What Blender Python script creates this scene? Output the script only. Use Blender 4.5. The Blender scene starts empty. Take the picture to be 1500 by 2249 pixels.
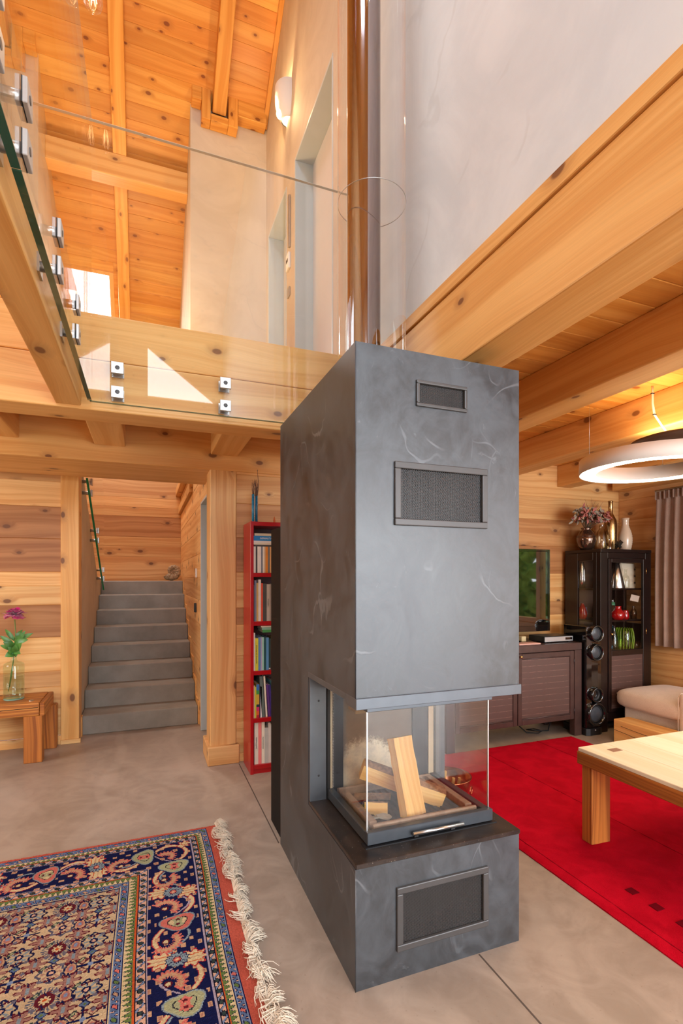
import bpy, bmesh, math, random
import numpy as np
from mathutils import Vector, Matrix, Euler

random.seed(7)
rng = np.random.default_rng(7)
SC = bpy.context.scene
COL = SC.collection
PI = math.pi

# ------------------------------------------------------------------ camera
cam_data = bpy.data.cameras.new('camera')
cam = bpy.data.objects.new('camera', cam_data)
COL.objects.link(cam)
cam.location = (0, 0, 1.35)
cam.rotation_euler = (PI / 2, 0, -math.radians(21.058))
cam_data.sensor_fit = 'VERTICAL'
cam_data.sensor_height = 36.0
cam_data.lens = 36.0 * 1113.3 / 2249.0
cam_data.shift_y = (1271.0 - 1124.5) / 2249.0
cam_data.clip_start = 0.02
SC.camera = cam

# ------------------------------------------------------------------ colour management, sampling
SC.view_settings.view_transform = 'Standard'
SC.view_settings.look = 'None'
SC.view_settings.gamma = 1
SC.view_settings.use_curve_mapping = False
SC.view_settings.exposure = -0.20
try:
    SC.cycles.use_denoising = True
    SC.cycles.max_bounces = 9
    SC.cycles.diffuse_bounces = 5
    SC.cycles.glossy_bounces = 5
    SC.cycles.transmission_bounces = 8
    SC.cycles.transparent_max_bounces = 28
    SC.cycles.sample_clamp_indirect = 8
    SC.cycles.caustics_reflective = False
    SC.cycles.caustics_refractive = False
except Exception:
    pass

# ------------------------------------------------------------------ sky
W = bpy.data.worlds.new('sky')
SC.world = W
W.use_nodes = True
bg = W.node_tree.nodes['Background']
bg.inputs[0].default_value = (0.88, 0.94, 1.0, 1)
bg.inputs[1].default_value = 6.0


# ------------------------------------------------------------------ lamps and daylight
def area(name, loc, rot, sx, sy, power, color, portal=False, spread=None):
    d = bpy.data.lights.new(name, 'AREA')
    d.shape = 'RECTANGLE'
    d.size, d.size_y = sx, sy
    d.energy = power
    d.color = color
    if spread:
        d.spread = spread
    o = bpy.data.objects.new(name, d)
    COL.objects.link(o)
    o.location = loc
    o.rotation_euler = rot
    return o


def point(name, loc, power, color, radius=0.05):
    d = bpy.data.lights.new(name, 'POINT')
    d.energy = power
    d.color = color
    d.shadow_soft_size = radius
    o = bpy.data.objects.new(name, d)
    COL.objects.link(o)
    o.location = loc
    return o


DAY = (0.92, 0.96, 1.0)
WARM = (1.0, 0.66, 0.33)
R90 = PI / 2
# daylight coming in through the windows (each lamp fills a window opening)
area('daylight_rear_living', (2.75, -2.93, 1.25), (R90, 0, 0), 2.9, 2.1, 290, (0.84, 0.92, 1.0))
area('daylight_rear_hall', (-1.0, -2.93, 1.5), (R90, 0, 0), 1.6, 1.1, 6, DAY)
area('daylight_rear_upper', (-0.2, -2.93, 3.25), (R90, 0, 0), 2.6, 1.1, 190, (0.72, 0.86, 1.0))
area('white_wall_fill', (-0.35, 0.35, 6.95), (math.radians(8), math.radians(22), 0), 1.2, 1.2, 150, (0.72, 0.86, 1.0))  # added fill for the white wall, under an invented roof window
area('daylight_living_window', (4.44, 1.05, 1.45), (0, R90, 0), 1.2, 1.1, 30, DAY)
area('daylight_hall_window', (-2.93, 3.3, 1.55), (0, -R90, 0), 1.3, 1.4, 34, (1.0, 0.95, 0.88))
area('daylight_stair_skylight', (-0.62, 7.22, 4.50), (math.radians(-38.5), 0, 0), 0.45, 1.0, 60, (1.0, 0.98, 0.95))
# warm lamps
point('wall_sconce_bulb_light', (1.09, 4.42, 5.57), 55, WARM, 0.03)
area('gallery_fill_uplight', (-0.2, 4.9, 3.3), (PI, 0, 0), 0.5, 0.5, 40, (1.0, 0.66, 0.32))  # unseen uplight without a fixture, added to warm the roof boards
area('stair_side_fill', (-2.4, 6.4, 3.0), (PI, 0, 0), 0.5, 0.5, 26, (1.0, 0.66, 0.32))  # another added warm uplight, out of view and without a fixture
area('pendant_up_light', (2.70, 1.975, 2.15), (PI, 0, 0), 0.4, 0.4, 6, (1.0, 0.72, 0.42))


# ------------------------------------------------------------------ mesh helpers
def world_off(o):
    v = Vector((0, 0, 0))
    while o:
        v += o.location
        o = o.parent
    return v


class MB:
    """collects polygons (world coordinates) and links them as one mesh object"""

    def __init__(self):
        self.v, self.f, self.uv, self.tone, self.rnd, self.sm = [], [], [], [], [], []

    def poly(self, pts, uvs=None, tone=0.0, rnd=0.0, smooth=False):
        n = len(self.v)
        self.v += [tuple(p) for p in pts]
        self.f.append(tuple(range(n, n + len(pts))))
        self.uv += list(uvs) if uvs else [(0.0, 0.0)] * len(pts)
        self.tone.append(tone)
        self.rnd.append(rnd)
        self.sm.append(smooth)

    def mesh(self, verts, faces, uvs=None, tone=0.0, rnd=0.0, smooth=True):
        n = len(self.v)
        self.v += [tuple(p) for p in verts]
        for f in faces:
            self.f.append(tuple(i + n for i in f))
            self.uv += [uvs[i] for i in f] if uvs else [(0.0, 0.0)] * len(f)
            self.tone.append(tone)
            self.rnd.append(rnd)
            self.sm.append(smooth)

    def box(self, x0, x1, y0, y1, z0, z1, g='x', tone=0.0, rnd=None, M=None, skip=''):
        if rnd is None:
            rnd = random.random()
        P = lambda i, j, k: Vector(((x0, x1)[i], (y0, y1)[j], (z0, z1)[k]))
        F = {'-x': [(0, 0, 0), (0, 0, 1), (0, 1, 1), (0, 1, 0)], '+x': [(1, 0, 0), (1, 1, 0), (1, 1, 1), (1, 0, 1)],
             '-y': [(0, 0, 0), (1, 0, 0), (1, 0, 1), (0, 0, 1)], '+y': [(0, 1, 0), (0, 1, 1), (1, 1, 1), (1, 1, 0)],
             '-z': [(0, 0, 0), (0, 1, 0), (1, 1, 0), (1, 0, 0)], '+z': [(0, 0, 1), (1, 0, 1), (1, 1, 1), (0, 1, 1)]}
        gi = 'xyz'.index(g)
        # shared vertices so that a bevel modifier works
        n = len(self.v)
        idx = {}
        for i in (0, 1):
            for j in (0, 1):
                for k in (0, 1):
                    p = P(i, j, k)
                    if M is not None:
                        p = M @ p
                    idx[(i, j, k)] = len(self.v)
                    self.v.append(tuple(p))
        for name, c in F.items():
            if name in skip.split(','):
                continue
            ax = 'xyz'.index(name[1])
            self.f.append(tuple(idx[q] for q in c))
            others = [a for a in (0, 1, 2) if a != ax]
            if gi in others:
                a = gi
                b = [q for q in others if q != gi][0]
            else:
                a, b = others
            off = (0.37 if name[0] == '+' else 0.0) + ax * 0.61
            for q in c:
                p = P(*q)
                self.uv.append((p[a], p[b] + off))
            self.tone.append(tone)
            self.rnd.append(rnd)
            self.sm.append(False)

    def prism(self, poly, axis, a, b, tone=0.0, rnd=None, g=None, smooth=False):
        """2-D polygon in the two other axes (x,y,z order), extruded along axis from a to b"""
        if rnd is None:
            rnd = random.random()
        ax = 'xyz'.index(axis)

        def P(q, t):
            c = list(q)
            c.insert(ax, t)
            return tuple(c)
        n = len(self.v)
        N = len(poly)
        self.v += [P(q, a) for q in poly] + [P(q, b) for q in poly]
        dist = 0.0
        for i in range(N):
            j = (i + 1) % N
            L = math.hypot(poly[j][0] - poly[i][0], poly[j][1] - poly[i][1])
            self.f.append((n + i, n + j, n + N + j, n + N + i))
            if g is None or g == axis:
                self.uv += [(a, dist), (a, dist + L), (b, dist + L), (b, dist)]
            else:
                self.uv += [(dist, a), (dist + L, a), (dist + L, b), (dist, b)]
            dist += L
            self.tone.append(tone)
            self.rnd.append(rnd)
            self.sm.append(smooth)
        for base, order in ((n, range(N - 1, -1, -1)), (n + N, range(N))):
            order = list(order)
            self.f.append(tuple(base + i for i in order))
            self.uv += [tuple(poly[i]) for i in order]
            self.tone.append(tone)
            self.rnd.append(rnd)
            self.sm.append(False)

    def tube(self, path, r, n=8, cap=True, tone=0.0, rnd=None, smooth=True):
        if rnd is None:
            rnd = random.random()
        path = [Vector(p) for p in path]
        rs = r if isinstance(r, (list, tuple)) else [r] * len(path)
        b0 = len(self.v)
        ref = None
        L = 0.0
        Ls = []
        for i, p in enumerate(path):
            t = (path[min(i + 1, len(path) - 1)] - path[max(i - 1, 0)])
            if t.length < 1e-9:
                t = Vector((0, 0, 1))
            t.normalize()
            if ref is None:
                ref = Vector((1, 0, 0)) if abs(t.x) < 0.8 else Vector((0, 1, 0))
            u = (ref - t * ref.dot(t)).normalized()
            ref = u
            w = t.cross(u)
            if i:
                L += (p - path[i - 1]).length
            Ls.append(L)
            for k in range(n):
                a = 2 * PI * k / n
                self.v.append(tuple(p + (u * math.cos(a) + w * math.sin(a)) * rs[i]))
        for i in range(len(path) - 1):
            for k in range(n):
                k2 = (k + 1) % n
                self.f.append((b0 + i * n + k, b0 + i * n + k2, b0 + (i + 1) * n + k2, b0 + (i + 1) * n + k))
                c0, c1 = k * 2 * PI * rs[i] / n, (k + 1) * 2 * PI * rs[i] / n
                self.uv += [(Ls[i], c0), (Ls[i], c1), (Ls[i + 1], c1), (Ls[i + 1], c0)]
                self.tone.append(tone)
                self.rnd.append(rnd)
                self.sm.append(smooth)
        if cap:
            for i, rev in ((0, True), (len(path) - 1, False)):
                ids = [b0 + i * n + k for k in range(n)]
                if rev:
                    ids = ids[::-1]
                self.f.append(tuple(ids))
                self.uv += [(0.0, 0.0)] * n
                self.tone.append(tone)
                self.rnd.append(rnd)
                self.sm.append(False)

    def lathe(self, prof, c=(0, 0, 0), n=32, a0=0.0, a1=2 * PI, M=None, tone=0.0, rnd=0.0, smooth=True, axis='z'):
        full = abs(a1 - a0 - 2 * PI) < 1e-6
        m = n if full else n + 1
        b0 = len(self.v)
        for (r, z) in prof:
            for k in range(m):
                a = a0 + (a1 - a0) * k / n
                if axis == 'z':
                    p = Vector((r * math.cos(a), r * math.sin(a), z))
                else:      # axis -y : the profile's z runs towards the viewer (-y)
                    p = Vector((r * math.cos(a), -z, r * math.sin(a)))
                if M is not None:
                    p = M @ p
                self.v.append((p[0] + c[0], p[1] + c[1], p[2] + c[2]))
        for i in range(len(prof) - 1):
            for k in range(n):
                k2 = (k + 1) % m
                self.f.append((b0 + i * m + k, b0 + i * m + k2, b0 + (i + 1) * m + k2, b0 + (i + 1) * m + k))
                self.uv += [(k / n, prof[i][1]), ((k + 1) / n, prof[i][1]), ((k + 1) / n, prof[i + 1][1]), (k / n, prof[i + 1][1])]
                self.tone.append(tone)
                self.rnd.append(rnd)
                self.sm.append(smooth)

    def build(self, name, mat, parent=None, loc=None, bevel=0.0, segs=1, weld=False, subsurf=0, solid=0.0):
        me = bpy.data.meshes.new(name)
        off = world_off(parent) if parent else Vector((0, 0, 0))
        if loc is not None:
            off = off + (Vector(loc) - off)
        me.from_pydata([(x - off.x, y - off.y, z - off.z) for x, y, z in self.v], [], self.f)
        uvl = me.uv_layers.new(name='UVMap')
        uvl.data.foreach_set('uv', np.array(self.uv, dtype=np.float32).ravel())
        for nm, arr in (('tone', self.tone), ('rnd', self.rnd)):
            at = me.attributes.new(nm, 'FLOAT', 'FACE')
            at.data.foreach_set('value', np.array(arr, dtype=np.float32))
        me.polygons.foreach_set('use_smooth', np.array(self.sm, dtype=bool))
        me.materials.append(mat)
        me.update()
        if weld:
            bm = bmesh.new()
            bm.from_mesh(me)
            bmesh.ops.remove_doubles(bm, verts=bm.verts, dist=1e-5)
            bmesh.ops.recalc_face_normals(bm, faces=bm.faces)
            bm.to_mesh(me)
            bm.free()
        o = bpy.data.objects.new(name, me)
        COL.objects.link(o)
        if parent:
            o.parent = parent
            o.location = (0, 0, 0) if loc is None else Vector(loc) - world_off(parent)
        elif loc is not None:
            o.location = loc
        if solid:
            md = o.modifiers.new('thick', 'SOLIDIFY')
            md.thickness = solid
            md.offset = 0
        if bevel:
            md = o.modifiers.new('edges', 'BEVEL')
            md.width = bevel
            md.segments = segs
            md.limit_method = 'ANGLE'
            md.angle_limit = math.radians(50)
        if subsurf:
            md = o.modifiers.new('smooth', 'SUBSURF')
            md.levels = md.render_levels = subsurf
        return o


def tag(o, label, cat, group=None, kind=None):
    o['label'] = label
    o['category'] = cat
    if group:
        o['group'] = group
    if kind:
        o['kind'] = kind
    return o


def thing(name, label, cat, loc=(0, 0, 0), group=None):
    o = bpy.data.objects.new(name, None)
    o.empty_display_size = 0.05
    COL.objects.link(o)
    o.location = loc
    return tag(o, label, cat, group)


def struct(o, label=None):
    o['kind'] = 'structure'
    if label:
        o['label'] = label
    return o


def copy_tree(o, parent=None):
    c = o.copy()
    COL.objects.link(c)
    if parent:
        c.parent = parent
    for ch in o.children:
        copy_tree(ch, c)
    return c


def text_mesh(name, body, size, mat, parent, loc, rot, align='CENTER', extrude=0.0003, sx=1.0):
    cu = bpy.data.curves.new(name, 'FONT')
    cu.body = body
    cu.size = size
    cu.align_x = align
    cu.align_y = 'CENTER'
    cu.extrude = extrude
    tmp = bpy.data.objects.new(name, cu)
    COL.objects.link(tmp)
    dg = bpy.context.evaluated_depsgraph_get()
    me = bpy.data.meshes.new_from_object(tmp.evaluated_get(dg))
    bpy.data.objects.remove(tmp)
    bpy.data.curves.remove(cu)
    me.materials.clear()
    me.materials.append(mat)
    o = bpy.data.objects.new(name, me)
    COL.objects.link(o)
    o.parent = parent
    o.location = Vector(loc) - world_off(parent)
    o.rotation_euler = rot
    o.scale = (sx, 1, 1)
    return o


# ------------------------------------------------------------------ materials
def srgb(r, g, b):
    f = lambda c: (c / 255 / 12.92) if c / 255 <= 0.04045 else ((c / 255 + 0.055) / 1.055) ** 2.4
    return (f(r), f(g), f(b), 1.0)


class NT:
    def __init__(self, name):
        self.mat = bpy.data.materials.new(name)
        self.mat.use_nodes = True
        self.t = self.mat.node_tree
        self.t.nodes.clear()
        self.out = self.t.nodes.new('ShaderNodeOutputMaterial')

    def n(self, typ, ins=None, **props):
        nd = self.t.nodes.new('ShaderNode' + typ)
        for k, v in props.items():
            setattr(nd, k, v)
        for k, v in (ins or {}).items():
            s = nd.inputs[k]
            if isinstance(v, bpy.types.NodeSocket):
                self.t.links.new(v, s)
            else:
                s.default_value = v
        return nd

    def m(self, op, a, b=0.0, c=None, clamp=False):
        ins = {0: a, 1: b}
        if c is not None:
            ins[2] = c
        return self.n('Math', ins, operation=op, use_clamp=clamp).outputs[0]

    def mix(self, fac, a, b, blend='MIX'):
        nd = self.n('Mix', {}, data_type='RGBA', blend_type=blend)
        for k, v in ((0, fac), (6, a), (7, b)):
            s = nd.inputs[k]
            if isinstance(v, bpy.types.NodeSocket):
                self.t.links.new(v, s)
            else:
                s.default_value = v
        return nd.outputs[2]

    def ramp(self, fac, lo, hi, a=0.0, b=1.0):
        return self.n('MapRange', {0: fac, 1: lo, 2: hi, 3: a, 4: b}, interpolation_type='SMOOTHSTEP').outputs[0]

    def noise(self, vec, scale, detail=4, rough=0.55, dist=0.0):
        ins = {'Scale': scale, 'Detail': detail, 'Roughness': rough, 'Distortion': dist}
        if vec is not None:
            ins['Vector'] = vec
        return self.n('TexNoise', ins).outputs[0]

    def attr(self, name):
        return self.n('Attribute', attribute_name=name).outputs['Fac']

    def surf(self, sh):
        self.t.links.new(sh, self.out.inputs['Surface'])
        return self.mat

    def bsdf(self, color, rough=0.5, metal=0.0, bump=None, bstr=0.2, bdist=0.01, **extra):
        ins = {'Base Color': color, 'Roughness': rough, 'Metallic': metal}
        ins.update(extra)
        nd = self.n('BsdfPrincipled', ins)
        if bump is not None:
            bp = self.n('Bump', {'Height': bump, 'Strength': bstr, 'Distance': bdist})
            self.t.links.new(bp.outputs[0], nd.inputs['Normal'])
        return nd.outputs[0]


def simple(name, col, rough=0.5, metal=0.0, var=0.0, scale=8.0, **extra):
    t = NT(name)
    tc = t.n('TexCoord').outputs['Object']
    nz = t.noise(tc, scale, 5)
    c2 = tuple(x * (1 - var) for x in col[:3]) + (1,)
    c = t.mix(t.ramp(nz, 0.35, 0.65), c2, col) if var else col
    return t.surf(t.bsdf(c, rough, metal, **extra))


def wood(name, c1, c2, aged1, aged2, knotc, rings=26.0, rough=0.5, knots=0.75, bump=0.12, kscale=1.0, spec=0.4):
    """wood with grain along the U of each board; 'tone' blends towards the aged colours"""
    t = NT(name)
    uv = t.n('UVMap', uv_map='UVMap').outputs[0]
    s = t.n('SeparateXYZ', {0: uv})
    rn = t.attr('rnd')
    tone = t.attr('tone')
    u = t.m('ADD', s.outputs[0], t.m('MULTIPLY', rn, 7.3))
    v = t.m('ADD', s.outputs[1], t.m('MULTIPLY', rn, 13.7))
    pw = t.n('CombineXYZ', {0: t.m('MULTIPLY', u, 0.7), 1: t.m('MULTIPLY', v, 2.6), 2: t.m('MULTIPLY', rn, 9.0)}).outputs[0]
    warp = t.m('MULTIPLY', t.m('SUBTRACT', t.noise(pw, 1.0, 2), 0.5), 0.16)
    kv = t.n('CombineXYZ', {0: t.m('MULTIPLY', u, 2.6 * kscale), 1: t.m('MULTIPLY', v, 4.4 * kscale)}).outputs[0]
    vo = t.n('TexVoronoi', {'Vector': kv, 'Scale': 1.0, 'Randomness': 0.95}, voronoi_dimensions='2D')
    d = vo.outputs['Distance']
    has = t.m('GREATER_THAN', t.n('SeparateXYZ', {0: vo.outputs['Color']}).outputs[0], 1 - knots)
    rad = t.m('ADD', 0.035, t.m('MULTIPLY', t.n('SeparateXYZ', {0: vo.outputs['Color']}).outputs[1], 0.055))
    kd = t.m('DIVIDE', d, rad)
    kmask = t.m('MULTIPLY', t.ramp(kd, 1.25, 0.75), has)
    khalo = t.m('MULTIPLY', t.ramp(kd, 3.6, 0.8), has)
    v2 = t.m('ADD', t.m('ADD', v, warp), t.m('MULTIPLY', khalo, 0.030))
    pg = t.n('CombineXYZ', {0: t.m('MULTIPLY', u, 0.35), 1: t.m('MULTIPLY', v2, rings), 2: t.m('MULTIPLY', rn, 5.0)}).outputs[0]
    g = t.noise(pg, 1.0, 3, 0.6)
    pf = t.n('CombineXYZ', {0: t.m('MULTIPLY', u, 5.0), 1: t.m('MULTIPLY', v2, 260.0), 2: rn}).outputs[0]
    fine = t.noise(pf, 1.0, 2)
    gr = t.ramp(g, 0.36, 0.66)
    a = t.mix(gr, c1, c2)
    b = t.mix(gr, aged1, aged2)
    c = t.mix(tone, a, b)
    # board to board variation
    c = t.mix(t.m('MULTIPLY', t.m('SUBTRACT', rn, 0.5), 0.0), c, c)
    hs = t.n('HueSaturation', {'Value': t.m('ADD', 0.90, t.m('MULTIPLY', rn, 0.2)), 'Color': c}).outputs[0]
    fm = t.m('ADD', 0.88, t.m('MULTIPLY', fine, 0.22))
    fc = t.n('CombineXYZ', {0: fm, 1: fm, 2: fm}).outputs[0]
    c = t.mix(1.0, hs, fc, 'MULTIPLY')
    c = t.mix(t.m('MULTIPLY', khalo, 0.30), c, knotc)
    c = t.mix(t.m('MULTIPLY', kmask, 0.85), c, knotc)
    return t.surf(t.bsdf(c, rough, 0.0, bump=t.m('ADD', g, t.m('MULTIPLY', fine, 0.4)), bstr=bump, bdist=0.004, **{'Specular IOR Level': spec}))


def glass_thin(name, tint=(1, 1, 1, 1), ior=1.5, rough=0.0, boost=1.0):
    """a pane: see-through with a mirror-like sheen that grows at grazing angles"""
    t = NT(name)
    f0 = ((ior - 1) / (ior + 1)) ** 2
    fc = t.n('LayerWeight', {'Blend': 0.5}).outputs['Facing']
    f = t.m('ADD', f0 * boost, t.m('MULTIPLY', t.m('POWER', fc, 5.0), 1 - f0 * boost), clamp=True)
    tr = t.n('BsdfTransparent', {'Color': tint}).outputs[0]
    gl = t.n('BsdfGlossy', {'Color': (1, 1, 1, 1), 'Roughness': rough}).outputs[0]
    mx = t.n('MixShader', {0: f, 1: tr, 2: gl}).outputs[0]
    return t.surf(mx)


M = {}
PINE1, PINE2 = srgb(236, 190, 126), srgb(219, 160, 94)
M['log'] = wood('log_pine', PINE1, PINE2, srgb(176, 118, 72), srgb(148, 92, 52), srgb(104, 64, 40), rings=22, knots=0.6)
M['beam'] = wood('beam_pine', srgb(236, 182, 110), srgb(221, 158, 84), srgb(150, 100, 60), srgb(130, 85, 50), srgb(110, 62, 34), rings=18, knots=0.45, rough=0.42)
M['board'] = wood('ceiling_boards', srgb(226, 166, 84), srgb(210, 142, 60), srgb(196, 118, 48), srgb(186, 106, 40), srgb(120, 58, 24), rings=20, knots=0.8, rough=0.38, kscale=1.25)  # same spruce as elsewhere, warm lamp glow mixed into its orange
M['antique'] = wood('antique_spruce', srgb(204, 134, 60), srgb(150, 84, 34), srgb(176, 100, 40), srgb(120, 62, 26), srgb(70, 36, 20), rings=44, knots=0.5, rough=0.42, bump=0.35)
M['antique_top'] = wood('overlit_table_top', srgb(250, 240, 216), srgb(244, 228, 194), srgb(226, 190, 138), srgb(180, 120, 60), srgb(140, 90, 50), rings=16, knots=0.45, rough=0.35)  # overexposed glare on the top is lightened into the wood colour
M['split'] = wood('split_firewood', srgb(232, 190, 118), srgb(212, 160, 84), srgb(200, 150, 80), srgb(170, 110, 50), srgb(140, 90, 50), rings=50, knots=0.1, rough=0.7, bump=0.5)
M['bark'] = simple('bark', srgb(150, 110, 78), 0.9, var=0.5, scale=60)


def floor_mat():
    t = NT('micro_cement_floor')
    tc = t.n('TexCoord').outputs['Object']
    a = t.noise(tc, 1.1, 6, 0.6, 1.2)
    b = t.noise(tc, 5.0, 5, 0.6, 2.0)
    c = t.noise(tc, 60.0, 2)
    f = t.m('ADD', t.m('MULTIPLY', a, 0.6), t.m('MULTIPLY', b, 0.4))
    col = t.mix(t.ramp(f, 0.35, 0.65), srgb(144, 128, 113), srgb(170, 153, 137))
    # pale trowel sweeps
    wv = t.n('TexWave', {'Vector': tc, 'Scale': 0.55, 'Distortion': 9.0, 'Detail': 3.0, 'Detail Scale': 1.2}, wave_type='BANDS').outputs[1]
    col = t.mix(t.m('MULTIPLY', t.ramp(wv, 0.86, 0.99), 0.22), col, srgb(190, 174, 157))
    col = t.mix(t.m('MULTIPLY', t.ramp(c, 0.66, 0.75), 0.35), col, srgb(120, 100, 84))
    r = t.m('ADD', 0.28, t.m('MULTIPLY', b, 0.22))
    return t.surf(t.bsdf(col, r, 0, bump=f, bstr=0.06, bdist=0.01))


def stove_mat():
    t = NT('slate_grey_trowelled_plaster')
    tc = t.n('TexCoord').outputs['Object']
    mp = t.n('Mapping', {'Vector': tc, 'Scale': (1.0, 1.0, 0.75)}).outputs[0]
    a = t.noise(mp, 2.4, 6, 0.6, 1.0)
    b = t.noise(mp, 9.0, 6, 0.65, 1.6)
    f = t.m('ADD', t.m('MULTIPLY', a, 0.62), t.m('MULTIPLY', b, 0.38))
    col = t.mix(t.ramp(f, 0.36, 0.64), srgb(30, 32, 34), srgb(66, 71, 76))
    # trowel scars: thin pale lines along the edges of a few distorted cells
    dv = t.n('TexNoise', {'Vector': mp, 'Scale': 2.2, 'Detail': 2.0}).outputs[1]
    vv = t.n('VectorMath', {0: mp, 1: t.n('VectorMath', {0: dv, 1: (0.9, 0.9, 0.9)}, operation='MULTIPLY').outputs[0]}, operation='ADD').outputs[0]
    ed = t.n('TexVoronoi', {'Vector': vv, 'Scale': 2.6}, feature='DISTANCE_TO_EDGE').outputs[0]
    gate = t.ramp(t.noise(mp, 3.1, 2), 0.52, 0.62)
    line = t.m('MULTIPLY', t.ramp(ed, 0.012, 0.002), gate)
    wv = t.n('TexWave', {'Vector': mp, 'Scale': 1.3, 'Distortion': 14.0, 'Detail': 4.0, 'Detail Scale': 1.6}, bands_direction='DIAGONAL').outputs[1]
    l2 = t.m('MULTIPLY', t.ramp(wv, 0.985, 1.0), t.ramp(t.noise(mp, 4.3, 2), 0.55, 0.65))
    smear = t.m('MULTIPLY', t.ramp(t.noise(mp, 7.0, 5, 0.7, 2.5), 0.63, 0.74), 0.45)
    sc = t.m('MAXIMUM', t.m('MULTIPLY', t.m('MAXIMUM', line, l2), 0.6), smear)
    col = t.mix(sc, col, srgb(104, 108, 112))
    r = t.m('ADD', 0.20, t.m('MULTIPLY', f, 0.46))
    return t.surf(t.bsdf(col, r, 0, bump=t.m('ADD', f, t.m('MULTIPLY', sc, 0.4)), bstr=0.10, bdist=0.01, **{'Specular IOR Level': 0.8}))


def plaster_mat(name, c1, c2, rough=0.75):
    t = NT(name)
    tc = t.n('TexCoord').outputs['Object']
    a = t.noise(tc, 1.6, 6, 0.6, 1.5)
    wv = t.n('TexWave', {'Vector': tc, 'Scale': 0.8, 'Distortion': 16.0, 'Detail': 4.0, 'Detail Scale': 1.4}, bands_direction='DIAGONAL').outputs[1]
    l = t.m('MULTIPLY', t.ramp(wv, 0.975, 1.0), t.ramp(t.noise(tc, 2.3, 2), 0.52, 0.64))
    col = t.mix(t.ramp(a, 0.3, 0.7), c1, c2)
    col = t.mix(t.m('MULTIPLY', l, 0.12), col, srgb(150, 146, 140))
    return t.surf(t.bsdf(col, rough, 0, bump=t.m('ADD', a, t.m('MULTIPLY', l, -0.3)), bstr=0.08, bdist=0.01))


def concrete_mat():
    t = NT('stair_concrete')
    tc = t.n('TexCoord').outputs['Object']
    a = t.noise(tc, 3.0, 6, 0.6)
    b = t.noise(tc, 140.0, 2)
    col = t.mix(t.ramp(a, 0.3, 0.7), srgb(124, 116, 104), srgb(146, 138, 126))
    col = t.mix(t.m('MULTIPLY', t.ramp(b, 0.55, 0.7), 0.25), col, srgb(110, 100, 90))
    return t.surf(t.bsdf(col, 0.55, 0, bump=b, bstr=0.12, bdist=0.003))


def steel_mat():
    t = NT('raw_hearth_steel')
    tc = t.n('TexCoord').outputs['Object']
    a = t.noise(tc, 6.0, 6, 0.65, 1.5)
    sp = t.noise(tc, 160.0, 2)
    col = t.mix(t.ramp(a, 0.3, 0.7), srgb(46, 40, 38), srgb(74, 62, 54))
    col = t.mix(t.m('MULTIPLY', t.ramp(sp, 0.70, 0.74), 0.6), col, srgb(190, 180, 165))
    return t.surf(t.bsdf(col, t.m('ADD', 0.22, t.m('MULTIPLY', a, 0.25)), 0.55))


def soot_mat():
    """sooty lining with the pale patch the fire has burnt clean"""
    t = NT('sooty_firebox_lining')
    tc = t.n('TexCoord').outputs['Object']
    s = t.n('SeparateXYZ', {0: tc})
    nz = t.noise(tc, 16.0, 6, 0.75)
    nf = t.noise(tc, 90.0, 3, 0.7)
    dx = t.m('DIVIDE', t.m('SUBTRACT', s.outputs[0], 0.27), 0.165)
    dz = t.m('DIVIDE', t.m('SUBTRACT', s.outputs[2], 0.02), 0.20)
    rr = t.m('SQRT', t.m('ADD', t.m('MULTIPLY', dx, dx), t.m('MULTIPLY', dz, dz)))
    e = t.m('ADD', rr, t.m('ADD', t.m('MULTIPLY', t.m('SUBTRACT', nz, 0.5), 0.45), t.m('MULTIPLY', t.m('SUBTRACT', nf, 0.5), 0.5)))
    k = t.ramp(e, 1.12, 0.86)
    soot = t.mix(nz, srgb(98, 86, 74), srgb(128, 112, 96))
    ash = t.mix(t.ramp(nz, 0.4, 0.65), srgb(214, 200, 172), srgb(188, 178, 160))
    col = t.mix(k, soot, ash)
    return t.surf(t.bsdf(col, 0.85))


def woven_mat():
    t = NT('dark_woven_panel')
    tc = t.n('TexCoord').outputs['Object']
    s = t.n('SeparateXYZ', {0: tc})
    h = t.n('TexWave', {'Vector': tc, 'Scale': 120.0, 'Distortion': 1.5}, bands_direction='Z').outputs[1]
    x = t.n('TexWave', {'Vector': tc, 'Scale': 150.0, 'Distortion': 1.0}, bands_direction='X').outputs[1]
    z = t.m('FRACT', t.m('MULTIPLY', s.outputs[2], 20.0))
    line = t.ramp(t.m('ABSOLUTE', t.m('SUBTRACT', z, 0.5)), 0.05, 0.02)
    brk = t.noise(t.n('Mapping', {'Vector': tc, 'Scale': (30, 30, 3)}).outputs[0], 1.0, 2)
    f = t.m('MULTIPLY', t.m('ADD', h, x), 0.5)
    col = t.mix(f, srgb(62, 40, 35), srgb(96, 70, 62))
    col = t.mix(t.m('MULTIPLY', line, t.ramp(brk, 0.35, 0.6, 0.1, 0.38)), col, srgb(160, 124, 108))
    return t.surf(t.bsdf(col, 0.5, 0, bump=f, bstr=0.2, bdist=0.002))


def fabric_mat(name, c1, c2, scale=260.0, sheen=0.3):
    t = NT(name)
    tc = t.n('TexCoord').outputs['Object']
    a = t.noise(tc, scale, 2)
    b = t.noise(tc, 12.0, 4)
    col = t.mix(t.ramp(t.m('ADD', t.m('MULTIPLY', a, 0.7), t.m('MULTIPLY', b, 0.3)), 0.35, 0.65), c1, c2)
    return t.surf(t.bsdf(col, 0.9, 0, bump=a, bstr=0.15, bdist=0.002, **{'Sheen Weight': sheen}))


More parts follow.
